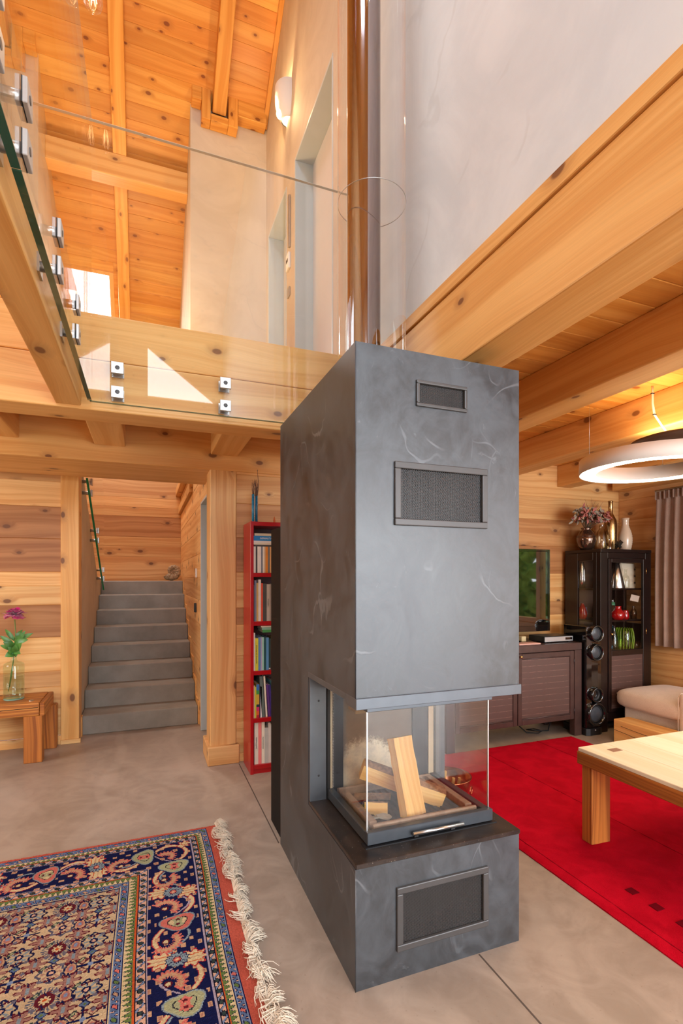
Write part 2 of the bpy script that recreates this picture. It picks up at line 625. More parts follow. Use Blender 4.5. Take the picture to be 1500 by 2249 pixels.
def red_pile_mat():
    t = NT('red_wool_pile')
    tc = t.n('TexCoord').outputs['Object']
    a = t.noise(tc, 420.0, 2)
    b = t.noise(tc, 7.0, 5, 0.6, 0.8)
    tone = t.attr('tone')
    col = t.mix(t.ramp(t.m('ADD', t.m('MULTIPLY', a, 0.5), t.m('MULTIPLY', b, 0.5)), 0.35, 0.65), srgb(168, 5, 28), srgb(202, 14, 40))
    col = t.mix(tone, col, srgb(70, 8, 20))
    return t.surf(t.bsdf(col, 0.95, 0, bump=t.m('ADD', a, t.m('MULTIPLY', b, 0.5)), bstr=0.5, bdist=0.006, **{'Sheen Weight': 0.0, 'Specular IOR Level': 0.05}))


def knot_mat():
    t = NT('knotted_wool')
    c = t.n('Attribute', attribute_name='knot').outputs['Color']
    tc = t.n('TexCoord').outputs['Object']
    a = t.noise(tc, 500.0, 2)
    k = t.m('ADD', 0.84, t.m('MULTIPLY', a, 0.32))
    col = t.mix(1.0, c, t.n('CombineXYZ', {0: k, 1: k, 2: k}).outputs[0], 'MULTIPLY')
    return t.surf(t.bsdf(col, 0.95, 0, bump=a, bstr=0.4, bdist=0.004, **{'Specular IOR Level': 0.08}))


M['floor'] = floor_mat()
M['stove'] = stove_mat()
M['white_plaster'] = plaster_mat('white_lime_plaster', srgb(206, 213, 219), srgb(219, 225, 230))
M['warm_plaster'] = plaster_mat('lamp_tinted_lime_plaster', srgb(192, 178, 157), srgb(205, 192, 172))  # beige of the warm lamplight is mixed into this plaster colour
M['concrete'] = concrete_mat()
M['hearth'] = steel_mat()
M['soot'] = soot_mat()
M['woven'] = woven_mat()
M['beige_fabric'] = fabric_mat('beige_sofa_cloth', srgb(206, 180, 154), srgb(222, 198, 174))
M['curtain'] = fabric_mat('taupe_curtain_cloth', srgb(140, 114, 100), srgb(160, 134, 118), 300.0)
M['red_pile'] = red_pile_mat()
M['knot'] = knot_mat()
M['fringe'] = simple('ivory_fringe_wool', srgb(226, 212, 190), 0.9, var=0.15, scale=30)
M['joint'] = simple('dark_joint', srgb(82, 70, 60), 0.8)
M['grey_steel'] = simple('grey_painted_steel', srgb(94, 100, 106), 0.38, 0.35, var=0.1, scale=12)
M['dark_steel'] = simple('dark_stove_steel', srgb(50, 52, 56), 0.36, 0.5, var=0.15, scale=20)
M['grille'] = simple('grey_grille_paint', srgb(76, 74, 73), 0.42, 0.2, var=0.08)
M['cavity'] = simple('vent_cavity', srgb(40, 34, 30), 0.9)
M['ceramic'] = simple('brown_chamotte_rim', srgb(166, 140, 118), 0.8, var=0.25, scale=40)
M['grate'] = simple('cast_iron', srgb(48, 42, 40), 0.7, 0.3, var=0.3, scale=50)
M['ash'] = simple('pale_ash_chip', srgb(176, 168, 152), 0.95, var=0.2, scale=50)
M['chrome'] = simple('polished_flue_steel', srgb(160, 150, 152), 0.09, 1.0)
M['satin_steel'] = simple('satin_clamp_steel', srgb(196, 196, 194), 0.3, 1.0)
M['clamp_face'] = simple('clamp_plate', srgb(200, 200, 198), 0.35, 0.6)
M['rubber'] = simple('black_rubber', srgb(24, 24, 25), 0.6)
M['pane'] = glass_thin('clear_glass_pane', (0.985, 0.995, 0.99, 1), 1.5, boost=1.5)
M['guard_glass'] = glass_thin('clear_flue_glass', (0.97, 0.985, 0.98, 1), 1.5, boost=1.3)
M['stove_glass'] = glass_thin('stove_glass', (0.93, 0.92, 0.90, 1), 1.5)
M['cab_glass'] = glass_thin('cabinet_glass', (0.95, 0.95, 0.94, 1), 1.45)
M['green_edge'] = simple('green_glass_edge', srgb(10, 78, 62), 0.08, 0, **{'Coat Weight': 0.5})
M['green_edge_bright'] = simple('bright_green_glass_edge', srgb(24, 140, 88), 0.1, 0)
M['sage'] = simple('pale_blue_grey_door_paint', srgb(188, 197, 198), 0.45, var=0.03)
M['door_grey'] = simple('pale_grey_door_leaf', srgb(206, 204, 200), 0.5, var=0.02)
M['white_paint'] = simple('matt_white', srgb(236, 232, 226), 0.6)
M['red_lacquer'] = simple('red_lacquer', srgb(170, 8, 20), 0.32, var=0.06, **{'Coat Weight': 0.3})
M['black_steel'] = simple('black_steel', srgb(12, 12, 13), 0.6, 0.0, **{'Specular IOR Level': 0.15})
M['espresso'] = simple('espresso_wood', srgb(30, 18, 15), 0.3, var=0.25, scale=14)
M['espresso_frame'] = simple('espresso_console_wood', srgb(70, 50, 46), 0.34, var=0.2, scale=14)
M['gloss_black'] = simple('gloss_black', srgb(14, 13, 14), 0.08, 0, **{'Coat Weight': 1.0})
M['satin_black'] = simple('satin_black', srgb(22, 22, 24), 0.4)
M['cone_grey'] = simple('speaker_cone', srgb(58, 62, 68), 0.32)
M['screen'] = simple('tv_screen', srgb(8, 10, 11), 0.03, 0, **{'Specular IOR Level': 1.0, 'Coat Weight': 1.0})
M['brass'] = simple('brass', srgb(206, 160, 96), 0.25, 1.0)
M['copper'] = simple('hammered_copper', srgb(206, 140, 104), 0.25, 1.0, var=0.2, scale=30)


def emit(name, col, strength):
    t = NT(name)
    return t.surf(t.n('Emission', {0: col, 1: strength}).outputs[0])


M['led'] = emit('led_ring', srgb(255, 228, 184), 36.0)
M['glass_rim'] = simple('polished_glass_rim', srgb(206, 216, 212), 0.1, 0.0, **{'Coat Weight': 1.0})
M['bulb_on'] = emit('lit_bulb', srgb(255, 225, 170), 9.0)
M['filament'] = emit('filament', srgb(255, 215, 150), 12.0)


# ------------------------------------------------------------------ building shell
def split_rect(a0, a1, b0, b1, holes):
    """rectangle minus rectangles -> list of rectangles"""
    xs = sorted({a0, a1} | {min(max(h[i], a0), a1) for h in holes for i in (0, 1)})
    out = []
    for i in range(len(xs) - 1):
        x0, x1 = xs[i], xs[i + 1]
        if x1 - x0 < 1e-6:
            continue
        cuts = sorted([(max(h[2], b0), min(h[3], b1)) for h in holes if h[0] < x1 - 1e-6 and h[1] > x0 + 1e-6 and h[2] < b1 and h[3] > b0])
        z = b0
        for c0, c1 in cuts:
            if c0 > z + 1e-6:
                out.append((x0, x1, z, c0))
            z = max(z, c1)
        if z < b1 - 1e-6:
            out.append((x0, x1, z, b1))
    return out


def wall_panel(name, axis, c0, c1, a0, a1, z0, z1, mat, holes=()):
    mb = MB()
    for (p, q, r, s) in split_rect(a0, a1, z0, z1, holes):
        if axis == 'x':
            mb.box(c0, c1, p, q, r, s)
        else:
            mb.box(p, q, c0, c1, r, s)
    return struct(mb.build(name, mat))


def log_wall(name, axis, c0, c1, a0, a1, zs, tones, holes=(), seed=1):
    """horizontal squared logs; each log its own tone, tiny chamfered gaps"""
    r = random.Random(seed)
    mb = MB()
    for i in range(len(zs) - 1):
        t = tones[i % len(tones)]
        rn = r.random()
        for (p, q, z0, z1) in split_rect(a0, a1, zs[i], zs[i + 1], holes):
            if axis == 'y':
                mb.box(p, q, c0, c1, z0, z1, 'x', t, rn)
            else:
                mb.box(c0, c1, p, q, z0, z1, 'y', t, rn)
    return struct(mb.build(name, M['log'], bevel=0.004))


# floor
mb = MB()
mb.box(-3.1, 4.6, -3.1, 7.7, -0.12, 0.0)
struct(mb.build('floor', M['floor']))
mb = MB()
mb.box(0.628, 0.634, 2.53, 3.72, 0.0, 0.0008)
struct(mb.build('trim_1', M['joint']), 'dark expansion joint in the floor behind the fireplace')
mb = MB()
mb.box(1.113, 1.119, -3.0, 1.522, 0.0, 0.0008)
struct(mb.build('trim_2', M['joint']), 'dark expansion joint in the floor before the fireplace')

# log walls of the ground floor
ZL = [0.07, 0.29, 0.47, 0.598, 0.745, 0.873, 1.137, 1.291, 1.405, 1.676, 1.937, 2.142, 2.43]
TL = [0.05, 0.25, 0.55, 0.05, 0.0, 0.85, 0.05, 0.1, 0.95, 0.9, 0.15, 0.5]
log_wall('wall_left_back', 'y', 4.70, 4.86, -3.0, -0.645, ZL, TL, seed=3)
ZR = [0.05, 0.238, 0.373, 0.474, 0.583, 0.779, 0.907, 1.009, 1.134, 1.267, 1.398, 1.655, 1.91, 2.124, 2.43]
TR = [0.1, 0.25, 0.5, 0.75, 0.15, 0.1, 0.2, 0.8, 0.25, 0.2, 0.85, 0.7, 0.3, 0.25]
log_wall('wall_back', 'y', 3.78, 3.94, 0.62, 4.62, ZR, TR, seed=8)
ZW = [0.0, 0.22, 0.45, 0.66, 0.93, 1.19, 1.45, 1.70, 1.93, 2.13, 2.43]
TW = [0.35, 0.5, 0.45, 0.5, 0.6, 0.5, 0.7, 0.6, 0.65, 0.5]  # aged tones raised to carry the warm lamp's orange-brown on this wall
log_wall('wall_right', 'x', 4.46, 4.62, -3.0, 3.78, ZW, TW, holes=[(0.5, 3.1, 0.80, 2.08)], seed=5)
ZB = [1.0, 1.34, 1.40, 1.654, 1.799, 1.932, 2.217, 2.344, 2.477, 2.75, 3.0, 3.3, 3.6, 4.4]
TB = [0.3, 0.25, 0.35, 0.3, 0.2, 0.75, 0.2, 0.1, 0.45, 0.1, 0.2, 0.1, 0.2]
log_wall('wall_stair_back', 'y', 7.60, 7.76, -3.0, 1.3, ZB, TB, seed=12)
ZS = [0.0, 0.25, 0.48, 0.70, 0.93, 1.15, 1.36, 1.58, 1.80, 2.03, 2.25, 2.47, 2.70]
log_wall('wall_stair_right', 'x', 0.46, 0.60, 3.98, 7.6, ZS, [0.1, 0.05, 0.15, 0.1, 0.05, 0.2], holes=[(3.98, 4.67, 0.0, 2.03)], seed=15)
for z, d, y0 in ((2.27, 0.035, 5.6), (2.52, 0.07, 5.3)):
    mb = MB()
    mb.box(0.46 - d, 0.46, y0, 7.6, z, z + 0.10, 'y', 0.2)
    struct(mb.build('trim_3', M['beam'], bevel=0.004))
wall_panel('wall_closet', 'x', 1.25, 1.30, 3.94, 7.6, 0.0, 2.45, M['warm_plaster'])
wall_panel('wall_closet_back', 'y', 5.6, 5.65, 0.6, 1.25, 0.0, 2.45, M['warm_plaster'])

# outer walls
wall_panel('wall_left', 'x', -3.12, -3.0, -3.1, 7.7, 0.0, 8.4, M['log'], holes=[(2.6, 4.0, 0.9, 2.2), (2.6, 4.6, 3.3, 4.9)])
wall_panel('wall_rear', 'y', -3.12, -3.0, -3.1, 4.62, 0.0, 5.7, M['log'],
           holes=[(-1.85, -0.2, 0.9, 2.1), (1.3, 4.2, 0.2, 2.3), (-1.5, 1.1, 2.7, 3.8), (0.02, 1.06, 4.25, 5.05), (-0.56, -0.51, 4.1, 5.2)])
# the gable light in the rear wall is a triangle: its upper half is filled in
mb = MB()
mb.prism([(0.02, 5.05), (1.06, 5.05), (1.06, 4.28)], 'y', -3.11, -3.01)
struct(mb.build('wall_rear_gable', M['log']))


def window(name, axis, c, a0, a1, z0, z1, bars=1, mat='beam', depth=0.09):
    mb = MB()
    w = 0.06
    parts = [(a0, a0 + w, z0, z1), (a1 - w, a1, z0, z1), (a0 + w, a1 - w, z0, z0 + w), (a0 + w, a1 - w, z1 - w, z1)]
    for k in range(bars):
        m = a0 + (a1 - a0) * (k + 1) / (bars + 1)
        parts.append((m - w * 0.6, m + w * 0.6, z0 + w, z1 - w))
    for p, q, r, s in parts:
        g = 'z' if (s - r) > (q - p) else ('y' if axis == 'x' else 'x')
        if axis == 'x':
            mb.box(c - depth / 2, c + depth / 2, p, q, r, s, g, 0.1)
        else:
            mb.box(p, q, c - depth / 2, c + depth / 2, r, s, g, 0.1)
    o = struct(mb.build(name, M[mat], bevel=0.004))
    mb = MB()
    if axis == 'x':
        mb.poly([(c, a0 + w, z0 + w), (c, a1 - w, z0 + w), (c, a1 - w, z1 - w), (c, a0 + w, z1 - w)])
    else:
        mb.poly([(a0 + w, c, z0 + w), (a1 - w, c, z0 + w), (a1 - w, c, z1 - w), (a0 + w, c, z1 - w)])
    mb.build('pane', M['pane'], o)
    return o


window('window_1', 'y', -3.06, -1.85, -0.2, 0.9, 2.1, 1)
window('window_2', 'y', -3.06, 1.3, 4.2, 0.2, 2.3, 2)
window('window_3', 'y', -3.06, -1.5, 1.1, 2.7, 3.8, 2)
window('window_4', 'x', 4.56, 0.5, 3.1, 0.80, 2.08, 2)
window('window_5', 'x', -3.06, 2.6, 4.0, 0.9, 2.2, 1)
window('window_6', 'x', -3.06, 2.6, 4.6, 3.3, 4.9, 1)

# white wall beside the void, with two door openings
XW = 1.19
wall_panel('wall_void_right', 'x', XW, XW + 0.20, -3.1, 3.0, 2.44, 8.4, M['white_plaster'])
wall_panel('wall_gallery_right', 'x', XW, XW + 0.20, 3.0, 5.7, 2.44, 8.4, M['warm_plaster'],
           holes=[(3.25, 4.20, 2.69, 4.945), (4.48, 5.205, 2.69, 4.915)])
wall_panel('wall_gallery_end', 'y', 5.312, 5.42, 0.414, XW, 2.60, 6.35, M['warm_plaster'])
wall_panel('wall_gallery_side', 'x', 0.414, 0.52, 5.42, 7.6, 2.60, 6.2, M['warm_plaster'])
for i, (y0, y1, z1) in enumerate(((3.25, 4.20, 4.945), (4.48, 5.205, 4.915))):
    mb = MB()
    mb.box(XW - 0.004, XW + 0.18, y0, y0 + 0.02, 2.69, z1 - 0.02)
    mb.box(XW - 0.004, XW + 0.18, y1 - 0.02, y1, 2.69, z1 - 0.02)
    mb.box(XW - 0.004, XW + 0.18, y0, y1, z1 - 0.02, z1)
    fr = struct(mb.build('door_%d' % (i + 1), M['sage'], bevel=0.003),
                ('pale blue-grey upstairs door frame nearer the flue pipe', 'pale blue-grey upstairs door frame by the end wall')[i])
    mb = MB()
    mb.box(XW + 0.155, XW + 0.20, y0 + 0.022, y1 - 0.022, 2.692, z1 - 0.022)
    mb.build('door_leaf', M['door_grey'], fr, bevel=0.003)
    mb = MB()
    mb.tube([(XW + 0.155, y0 + 0.08, 3.74), (XW + 0.11, y0 + 0.08, 3.74), (XW + 0.10, y0 + 0.10, 3.74), (XW + 0.10, y0 + 0.20, 3.74)], 0.008, 8)
    mb.build('door_handle', M['satin_steel'], fr)

# door jamb on the right of the stairs
mb = MB()
mb.box(0.452, 0.60, 4.655, 4.675, 0.0, 2.03)
mb.box(0.452, 0.60, 3.98, 4.655, 2.01, 2.03)
struct(mb.build('door_3', M['sage'], bevel=0.002), 'pale blue-grey door jamb beside the concrete stairs')

# roof: sloping boards (run along x), rafters, purlin
SL = 0.7955
ANG = math.atan(SL)
YR, ZR0 = 5.312, 6.129


def roof_z(y):
    return ZR0 - SL * (y - YR)


RM = Matrix.Translation((0, YR, ZR0)) @ Matrix.Rotation(-ANG, 4, 'X')     # local y runs down the slope
rr = random.Random(4)
mb = MB()
s = -(YR - 2.6) / math.cos(ANG)
bw = 0.138
sky_s0, sky_s1 = (6.69 - YR) / math.cos(ANG), (7.75 - YR) / math.cos(ANG)
while s < 3.7:
    rn = rr.random()
    t = rr.choice([0, 0.1, 0.2, 0.35, 0.5])
    segs = [(-3.1, 1.3)]
    if s + bw > sky_s0 and s < sky_s1:
        segs = [(-3.1, -0.90), (-0.37, 1.3)]
    for p, q in segs:
        mb.box(p, q, s, s + bw, 0.0, 0.03, 'x', t, rn, RM)
    s += bw
struct(mb.build('ceiling_roof', M['board'], bevel=0.003))
mb = MB()
for p in ((-3.1, 1.3, -3.5, sky_s0), (-3.1, -0.90, sky_s0, sky_s1), (-0.37, 1.3, sky_s0, sky_s1), (-3.1, 1.3, sky_s1, 3.75)):
    mb.box(p[0], p[1], p[2], p[3], 0.03, 0.12, 'x', 0, 0.5, RM)
struct(mb.build('ceiling_roof_light_stop', M['board']))  # unseen backing added to stop sky light leaking between the boards
mb = MB()
FM = Matrix.Translation((0, 2.6, roof_z(2.6))) @ Matrix.Rotation(math.atan((roof_z(2.6) - 5.55) / 5.7), 4, 'X')
s = -6.35
while s < 0:
    for p, q in ([(-3.1, -0.95), (0.25, 1.3)] if -3.2 < s < -1.95 else [(-3.1, 1.3)]):
        mb.box(p, q, s, s + bw * 2, 0.0, 0.03, 'x', rr.random() * 0.4, rr.random(), FM)
    s += bw * 2
struct(mb.build('ceiling_roof_front', M['board']))


o = thing('added_roof_window', 'unseen roof window added above the fireplace void for light', 'window')  # invented opening, put in to brighten the white wall
del o['category']
o['kind'] = 'structure'
mb = MB()
for p in ((-0.95, -0.89, -3.05, -1.7), (0.19, 0.25, -3.05, -1.7), (-0.89, 0.19, -3.05, -2.99), (-0.89, 0.19, -1.76, -1.7)):
    mb.box(p[0], p[1], p[2], p[3], -0.02, 0.12, 'y', 0.1, None, FM)
mb.build('window_frame', M['beam'], o)
mb = MB()
mb.poly([FM @ Vector(q) for q in ((-0.9, -3.0, 0.1), (0.2, -3.0, 0.1), (0.2, -1.75, 0.1), (-0.9, -1.75, 0.1))])
mb.build('pane', M['pane'], o)


def rafter(name, x0, x1, y0, y1):
    mb = MB()
    mb.box(x0, x1, (y0 - YR) / math.cos(ANG), (y1 - YR) / math.cos(ANG), -0.142, 0.0, 'y', 0.15, None, RM)
    return struct(mb.build(name, M['board'], bevel=0.004))


rafter('roof_beam', -0.318, -0.190, 2.65, 7.9)
rafter('roof_beam', 0.620, 0.752, 2.65, 5.30)
rafter('roof_beam', -1.25, -1.12, 2.65, 7.9)
rafter('roof_beam', -2.18, -2.05, 2.65, 7.9)
mb = MB()
mb.box(-3.05, 0.414, 5.64, 5.80, 5.45, 5.68, 'x', 0.0)
struct(mb.build('roof_beam', M['beam'], bevel=0.005))
# skylight over the stairs
o = thing('window_7', 'roof window over the stairs', 'window')
del o['category']
o['kind'] = 'structure'
mb = MB()
for p in ((-0.90, -0.85, sky_s0, sky_s1), (-0.42, -0.37, sky_s0, sky_s1), (-0.85, -0.42, sky_s0, sky_s0 + 0.04), (-0.85, -0.42, sky_s1 - 0.04, sky_s1)):
    mb.box(p[0], p[1], p[2], p[3], 0.0, 0.14, 'y', 0.1, None, RM)
mb.build('window_frame', M['beam'], o)
mb = MB()
mb.poly([RM @ Vector(q) for q in ((-0.86, sky_s0, 0.12), (-0.41, sky_s0, 0.12), (-0.41, sky_s1, 0.12), (-0.86, sky_s1, 0.12))])
mb.build('pane', M['pane'], o)
# boards where the rafter meets the end wall, and the cover strip along the side wall
for x0, x1, z0, z1, g in ((0.42, 0.513, 6.10, 6.30, 'x'), (0.515, 0.60, 5.93, 6.30, 'z'), (0.602, 0.774, 5.93, 6.0, 'x'), (0.775, 0.87, 5.93, 6.30, 'z'), (0.872, 1.165, 6.06, 6.30, 'x')):
    mb = MB()
    mb.box(x0, x1, 5.19, 5.312, z0, z1, g, 0.1)
    struct(mb.build('trim_4', M['board'], bevel=0.004))
mb = MB()
mb.box(1.145, 1.19, (2.7 - YR) / math.cos(ANG), 0.0, -0.05, 0.0, 'y', 0.1, None, RM)
struct(mb.build('trim_5', M['board'], bevel=0.003))

# gallery floor, its edge beams, the joists below it
mb = MB()
mb.box(-3.0, 1.19, 3.05, 4.72, 2.45, 2.69)
mb.box(0.46, 1.19, 4.72, 5.33, 2.45, 2.69)
struct(mb.build('floor_gallery', M['beam']))
mb = MB()
y = 3.05
while y < 4.7:
    mb.box(-3.0, 1.18, y + 0.001, y + 0.139, 2.425, 2.45, 'x', random.random() * 0.4)
    y += 0.14
struct(mb.build('ceiling_gallery', M['board'], bevel=0.003))


def beam(x0, x1, y0, y1, z0, z1, g, tone=0.0, name='ceiling_beam', rnd=None, mat='beam'):
    mb = MB()
    mb.box(x0, x1, y0, y1, z0, z1, g, tone, rnd)
    return struct(mb.build(name, M[mat], bevel=0.006, segs=2))


beam(-3.0, 1.19, 2.85, 3.06, 2.205, 2.462, 'x', 0.0, rnd=0.31)
beam(-3.0, 1.19, 2.855, 3.05, 2.466, 2.70, 'x', 0.0, rnd=0.72)
beam(-3.0, 1.19, 3.765, 4.40, 2.14, 2.43, 'x', 0.15, rnd=0.5)
for x in (-0.95, -0.325, 0.435):
    beam(x, x + 0.192, 3.06, 3.765, 2.25, 2.43, 'y', 0.1)
# beam along the left of the void, with the board on top of it
beam(-0.42, -0.305, -3.0, 2.85, 2.22, 2.462, 'y', 0.0, rnd=0.15)
beam(-0.42, -0.300, -3.0, 2.85, 2.466, 2.69, 'y', 0.35, rnd=0.64)
# living room ceiling
mb = MB()
y = -3.05
while y < 3.78:
    mb.box(1.2, 4.6, y + 0.001, y + 0.139, 2.425, 2.45, 'x', random.random() * 0.35)
    y += 0.14
struct(mb.build('ceiling', M['board'], bevel=0.003))
beam(1.155, 1.345, -3.0, 3.78, 2.205, 2.515, 'y', 0.05, rnd=0.44)
beam(1.885, 2.06, -3.0, 3.78, 2.215, 2.425, 'y', 0.15)
beam(2.735, 2.91, -3.0, 3.78, 2.215, 2.425, 'y', 0.2)
beam(3.662, 3.83, -3.0, 3.78, 2.225, 2.425, 'y', 0.1)
beam(4.28, 4.46, -3.0, 3.70, 2.215, 2.425, 'y', 0.2)
mb = MB()
mb.box(1.148, 1.19, -3.0, 2.98, 2.519, 2.58, 'y', 0.0)
struct(mb.build('baseboard_void', M['beam'], bevel=0.003))
# posts
mb = MB()
mb.box(-0.652, -0.518, 4.68, 4.86, 0.0, 2.3, 'z', 0.0)
p = struct(mb.build('wooden_post', M['beam'], bevel=0.004), 'pale squared post left of the concrete stairs')
mb = MB()
mb.box(0.430, 0.620, 3.77, 3.98, 0.0, 2.16, 'z', 0.12, 0.42)
p = struct(mb.build('wooden_post', M['log'], bevel=0.006), 'pale squared post right of the concrete stairs')
mb = MB()
mb.box(0.411, 0.637, 3.735, 4.06, 0.0, 0.135, 'x', 0.25)
mb.build('post_base', M['log'], p, bevel=0.005)
# baseboards
mb = MB()
mb.box(-3.0, -0.652, 4.68, 4.70, 0.0, 0.07, 'x', 0.0)
mb.box(-0.652, -0.505, 4.665, 4.68, 0.0, 0.035, 'x', 0.0)
struct(mb.build('baseboard_left', M['log'], bevel=0.002))
mb = MB()
mb.box(0.64, 4.46, 3.765, 3.78, 0.0, 0.055, 'x', 0.0)
struct(mb.build('baseboard_back', M['log'], bevel=0.002))

# plastered flank of the upper stair flight, left of the stairs
mb = MB()
mb.prism([(4.86, 0.0), (7.6, 0.0), (7.6, 1.30), (6.5, 1.38), (4.86, 2.45)], 'x', -0.64, -0.53)
struct(mb.build('wall_stair_left', M['warm_plaster']))
mb = MB()
mb.box(-0.53, -0.512, 4.83, 4.90, 0.0, 0.17, 'z', 0.0)
struct(mb.build('baseboard_stair', M['beam']))

# concrete stairs
t = thing('staircase', 'grey concrete staircase of eight steps between wooden posts', 'stairs', (-0.03, 4.88, 0))
for k in range(8):
    y0 = 4.88 + 0.30 * k
    y1 = 4.88 + 0.30 * (k + 1) + 0.02 if k < 7 else 7.60
    mb = MB()
    mb.box(-0.528, 0.448, y0, y1, 0.165 * k - (0.165 if k else 0), 0.165 * (k + 1))
    mb.build('step', M['concrete'], t, bevel=0.006)
for k in range(8):          # little stepped wooden skirting along the log wall
    y0 = 4.88 + 0.30 * k
    mb = MB()
    mb.box(0.4485, 0.4595, y0 - 0.015, y0 + 0.30, 0.165 * k, 0.165 * (k + 1) + 0.045, 'y', 0.0)
    mb.build('skirting', M['beam'], t)


# ------------------------------------------------------------------ fireplace
FX0, FX1, FY0, FY1 = 0.637, 1.297, 1.527, 2.52
FZ = 2.126
fire = thing('fireplace', 'tall slate grey plastered fireplace with three-sided glass firebox', 'fireplace', (0.967, 2.02, 0))
G1 = (0.872, 1.052, 1.952, 2.018)       # openings of the three air grilles (x0,x1,z0,z1)
G2 = (0.800, 1.128, 1.553, 1.722)
G3 = (0.808, 1.132, 0.118, 0.288)


def box_with_front_holes(mb, x0, x1, y0, y1, z0, z1, holes, depth=0.10):
    for (p, q, r, s) in split_rect(x0, x1, z0, z1, holes):
        mb.poly([(p, y0, r), (q, y0, r), (q, y0, s), (p, y0, s)])
    mb.poly([(x0, y1, z0), (x0, y1, z1), (x1, y1, z1), (x1, y1, z0)])
    mb.poly([(x0, y0, z0), (x0, y0, z1), (x0, y1, z1), (x0, y1, z0)])
    mb.poly([(x1, y0, z0), (x1, y1, z0), (x1, y1, z1), (x1, y0, z1)])
    mb.poly([(x0, y0, z1), (x1, y0, z1), (x1, y1, z1), (x0, y1, z1)])
    mb.poly([(x0, y0, z0), (x0, y1, z0), (x1, y1, z0), (x1, y0, z0)])


mb = MB()
box_with_front_holes(mb, FX0, FX1, FY0, FY1, 0.958, FZ, [G1, G2])
box_with_front_holes(mb, FX0, FX1, FY0, FY1, 0.0, 0.400, [G3])
mb.box(FX0, FX1, 2.045, FY1, 0.400, 0.958, skip='-z,+z')
mb.build('plaster_body', M['stove'], fire)
for (x, y, z0, z1) in ((FX0, FY0, 0.0, 0.40), (FX0, FY0, 0.958, FZ)):       # fine edge bead of the plaster
    mb = MB()
    mb.tube([(x + 0.0005, y + 0.0005, z0), (x + 0.0005, y + 0.0005, z1)], 0.0022, 6)
    mb.build('edge_bead', M['stove'], fire)
for (x0, x1, z0, z1) in (G1, G2, G3):
    mb = MB()
    mb.poly([(x0 - .02, FY0 + 0.11, z0 - .02), (x1 + .02, FY0 + 0.11, z0 - .02), (x1 + .02, FY0 + 0.11, z1 + .02), (x0 - .02, FY0 + 0.11, z1 + .02)])
    for (a, b, c, d) in (((x0, z0), (x1, z0), 0, 0), ((x1, z0), (x1, z1), 0, 0), ((x1, z1), (x0, z1), 0, 0), ((x0, z1), (x0, z0), 0, 0)):
        mb.poly([(a[0], FY0, a[1]), (b[0], FY0, b[1]), (b[0], FY0 + .11, b[1]), (a[0], FY0 + .11, a[1])])
    mb.build('vent_shaft', M['cavity'], fire)


def grille(x0, x1, z0, z1, w, pitch, name='air_grille'):
    """frame round an opening and the expanded metal in it"""
    mb = MB()
    y0, y1 = FY0 - 0.010, FY0 + 0.004
    mb.box(x0 - w, x1 + w, y0, y1, z0 - w, z0)
    mb.box(x0 - w, x1 + w, y0, y1, z1, z1 + w)
    mb.box(x0 - w, x0, y0, y1, z0, z1)
    mb.box(x1, x1 + w, y0, y1, z0, z1)
    o = mb.build(name, M['grille'], fire, bevel=0.003, segs=2)
    mb = MB()
    yy = FY0 + 0.002
    ph = pitch * 0.6          # height of a diamond
    t = pitch * 0.085
    for sgn in (1, -1):
        k = -int((z1 - z0) / ph) - 3
        while True:
            xs = x0 + k * pitch if sgn > 0 else x0 + k * pitch
            if xs > x1 + (z1 - z0) / ph * pitch + pitch:
                break
            # line: x = xs + sgn*(z-z0)*pitch/ph
            sl = sgn * pitch / ph
            za, zb = z0, z1
            ts = sorted([(x0 - xs) / sl + z0, (x1 - xs) / sl + z0])
            za, zb = max(za, ts[0]), min(zb, ts[1])
            if zb - za > 1e-4:
                pa, pb = Vector((xs + sl * (za - z0), yy, za)), Vector((xs + sl * (zb - z0), yy, zb))
                d = (pb - pa).normalized()
                nrm = Vector((-d.z, 0, d.x)) * t
                dy = Vector((0, 0.0016, 0))
                mb.poly([pa - nrm, pb - nrm, pb + nrm, pa + nrm])
                mb.poly([pa - nrm, pb - nrm, pb - nrm + dy, pa - nrm + dy])
                mb.poly([pa + nrm, pb + nrm, pb + nrm + dy, pa + nrm + dy])
            k += 1
    mb.build('expanded_mesh', M['grille'], o)
    return o


grille(*G1, 0.012, 0.0066)
grille(*G2, 0.023, 0.0086)
grille(*G3, 0.023, 0.0086)

# steel plate the firebox stands on, steel lip under the hood
mb = MB()
mb.box(FX0 + 0.001, FX1 + 0.003, FY0 - 0.004, 2.045, 0.400, 0.416)
mb.build('hearth_plate', M['hearth'], fire, bevel=0.0015)
mb = MB()
mb.box(FX0 - 0.001, FX1 + 0.006, FY0 - 0.007, FY0 + 0.09, 0.921, 0.958)
mb.box(FX0 - 0.001, FX0 + 0.05, FY0 + 0.09, 2.045, 0.935, 0.958)
mb.box(FX1 - 0.05, FX1 + 0.006, FY0 + 0.09, 2.045, 0.921, 0.958)
mb.box(FX0 + 0.05, FX1 - 0.05, FY0 + 0.09, 2.045, 0.945, 0.958)
mb.build('hood_lip', M['grey_steel'], fire, bevel=0.0015)
mb = MB()
mb.box(0.716, 1.242, 1.612, 1.64, 0.884, 0.945)
mb.box(0.716, 0.735, 1.64, 2.04, 0.884, 0.945)
mb.box(1.222, 1.242, 1.64, 2.04, 0.884, 0.945)
mb.build('upper_door_frame', M['grey_steel'], fire, bevel=0.0015)
mb = MB()
mb.box(0.735, 1.222, 1.64, 2.04, 0.93, 0.935)
mb.build('baffle', M['soot'], fire)
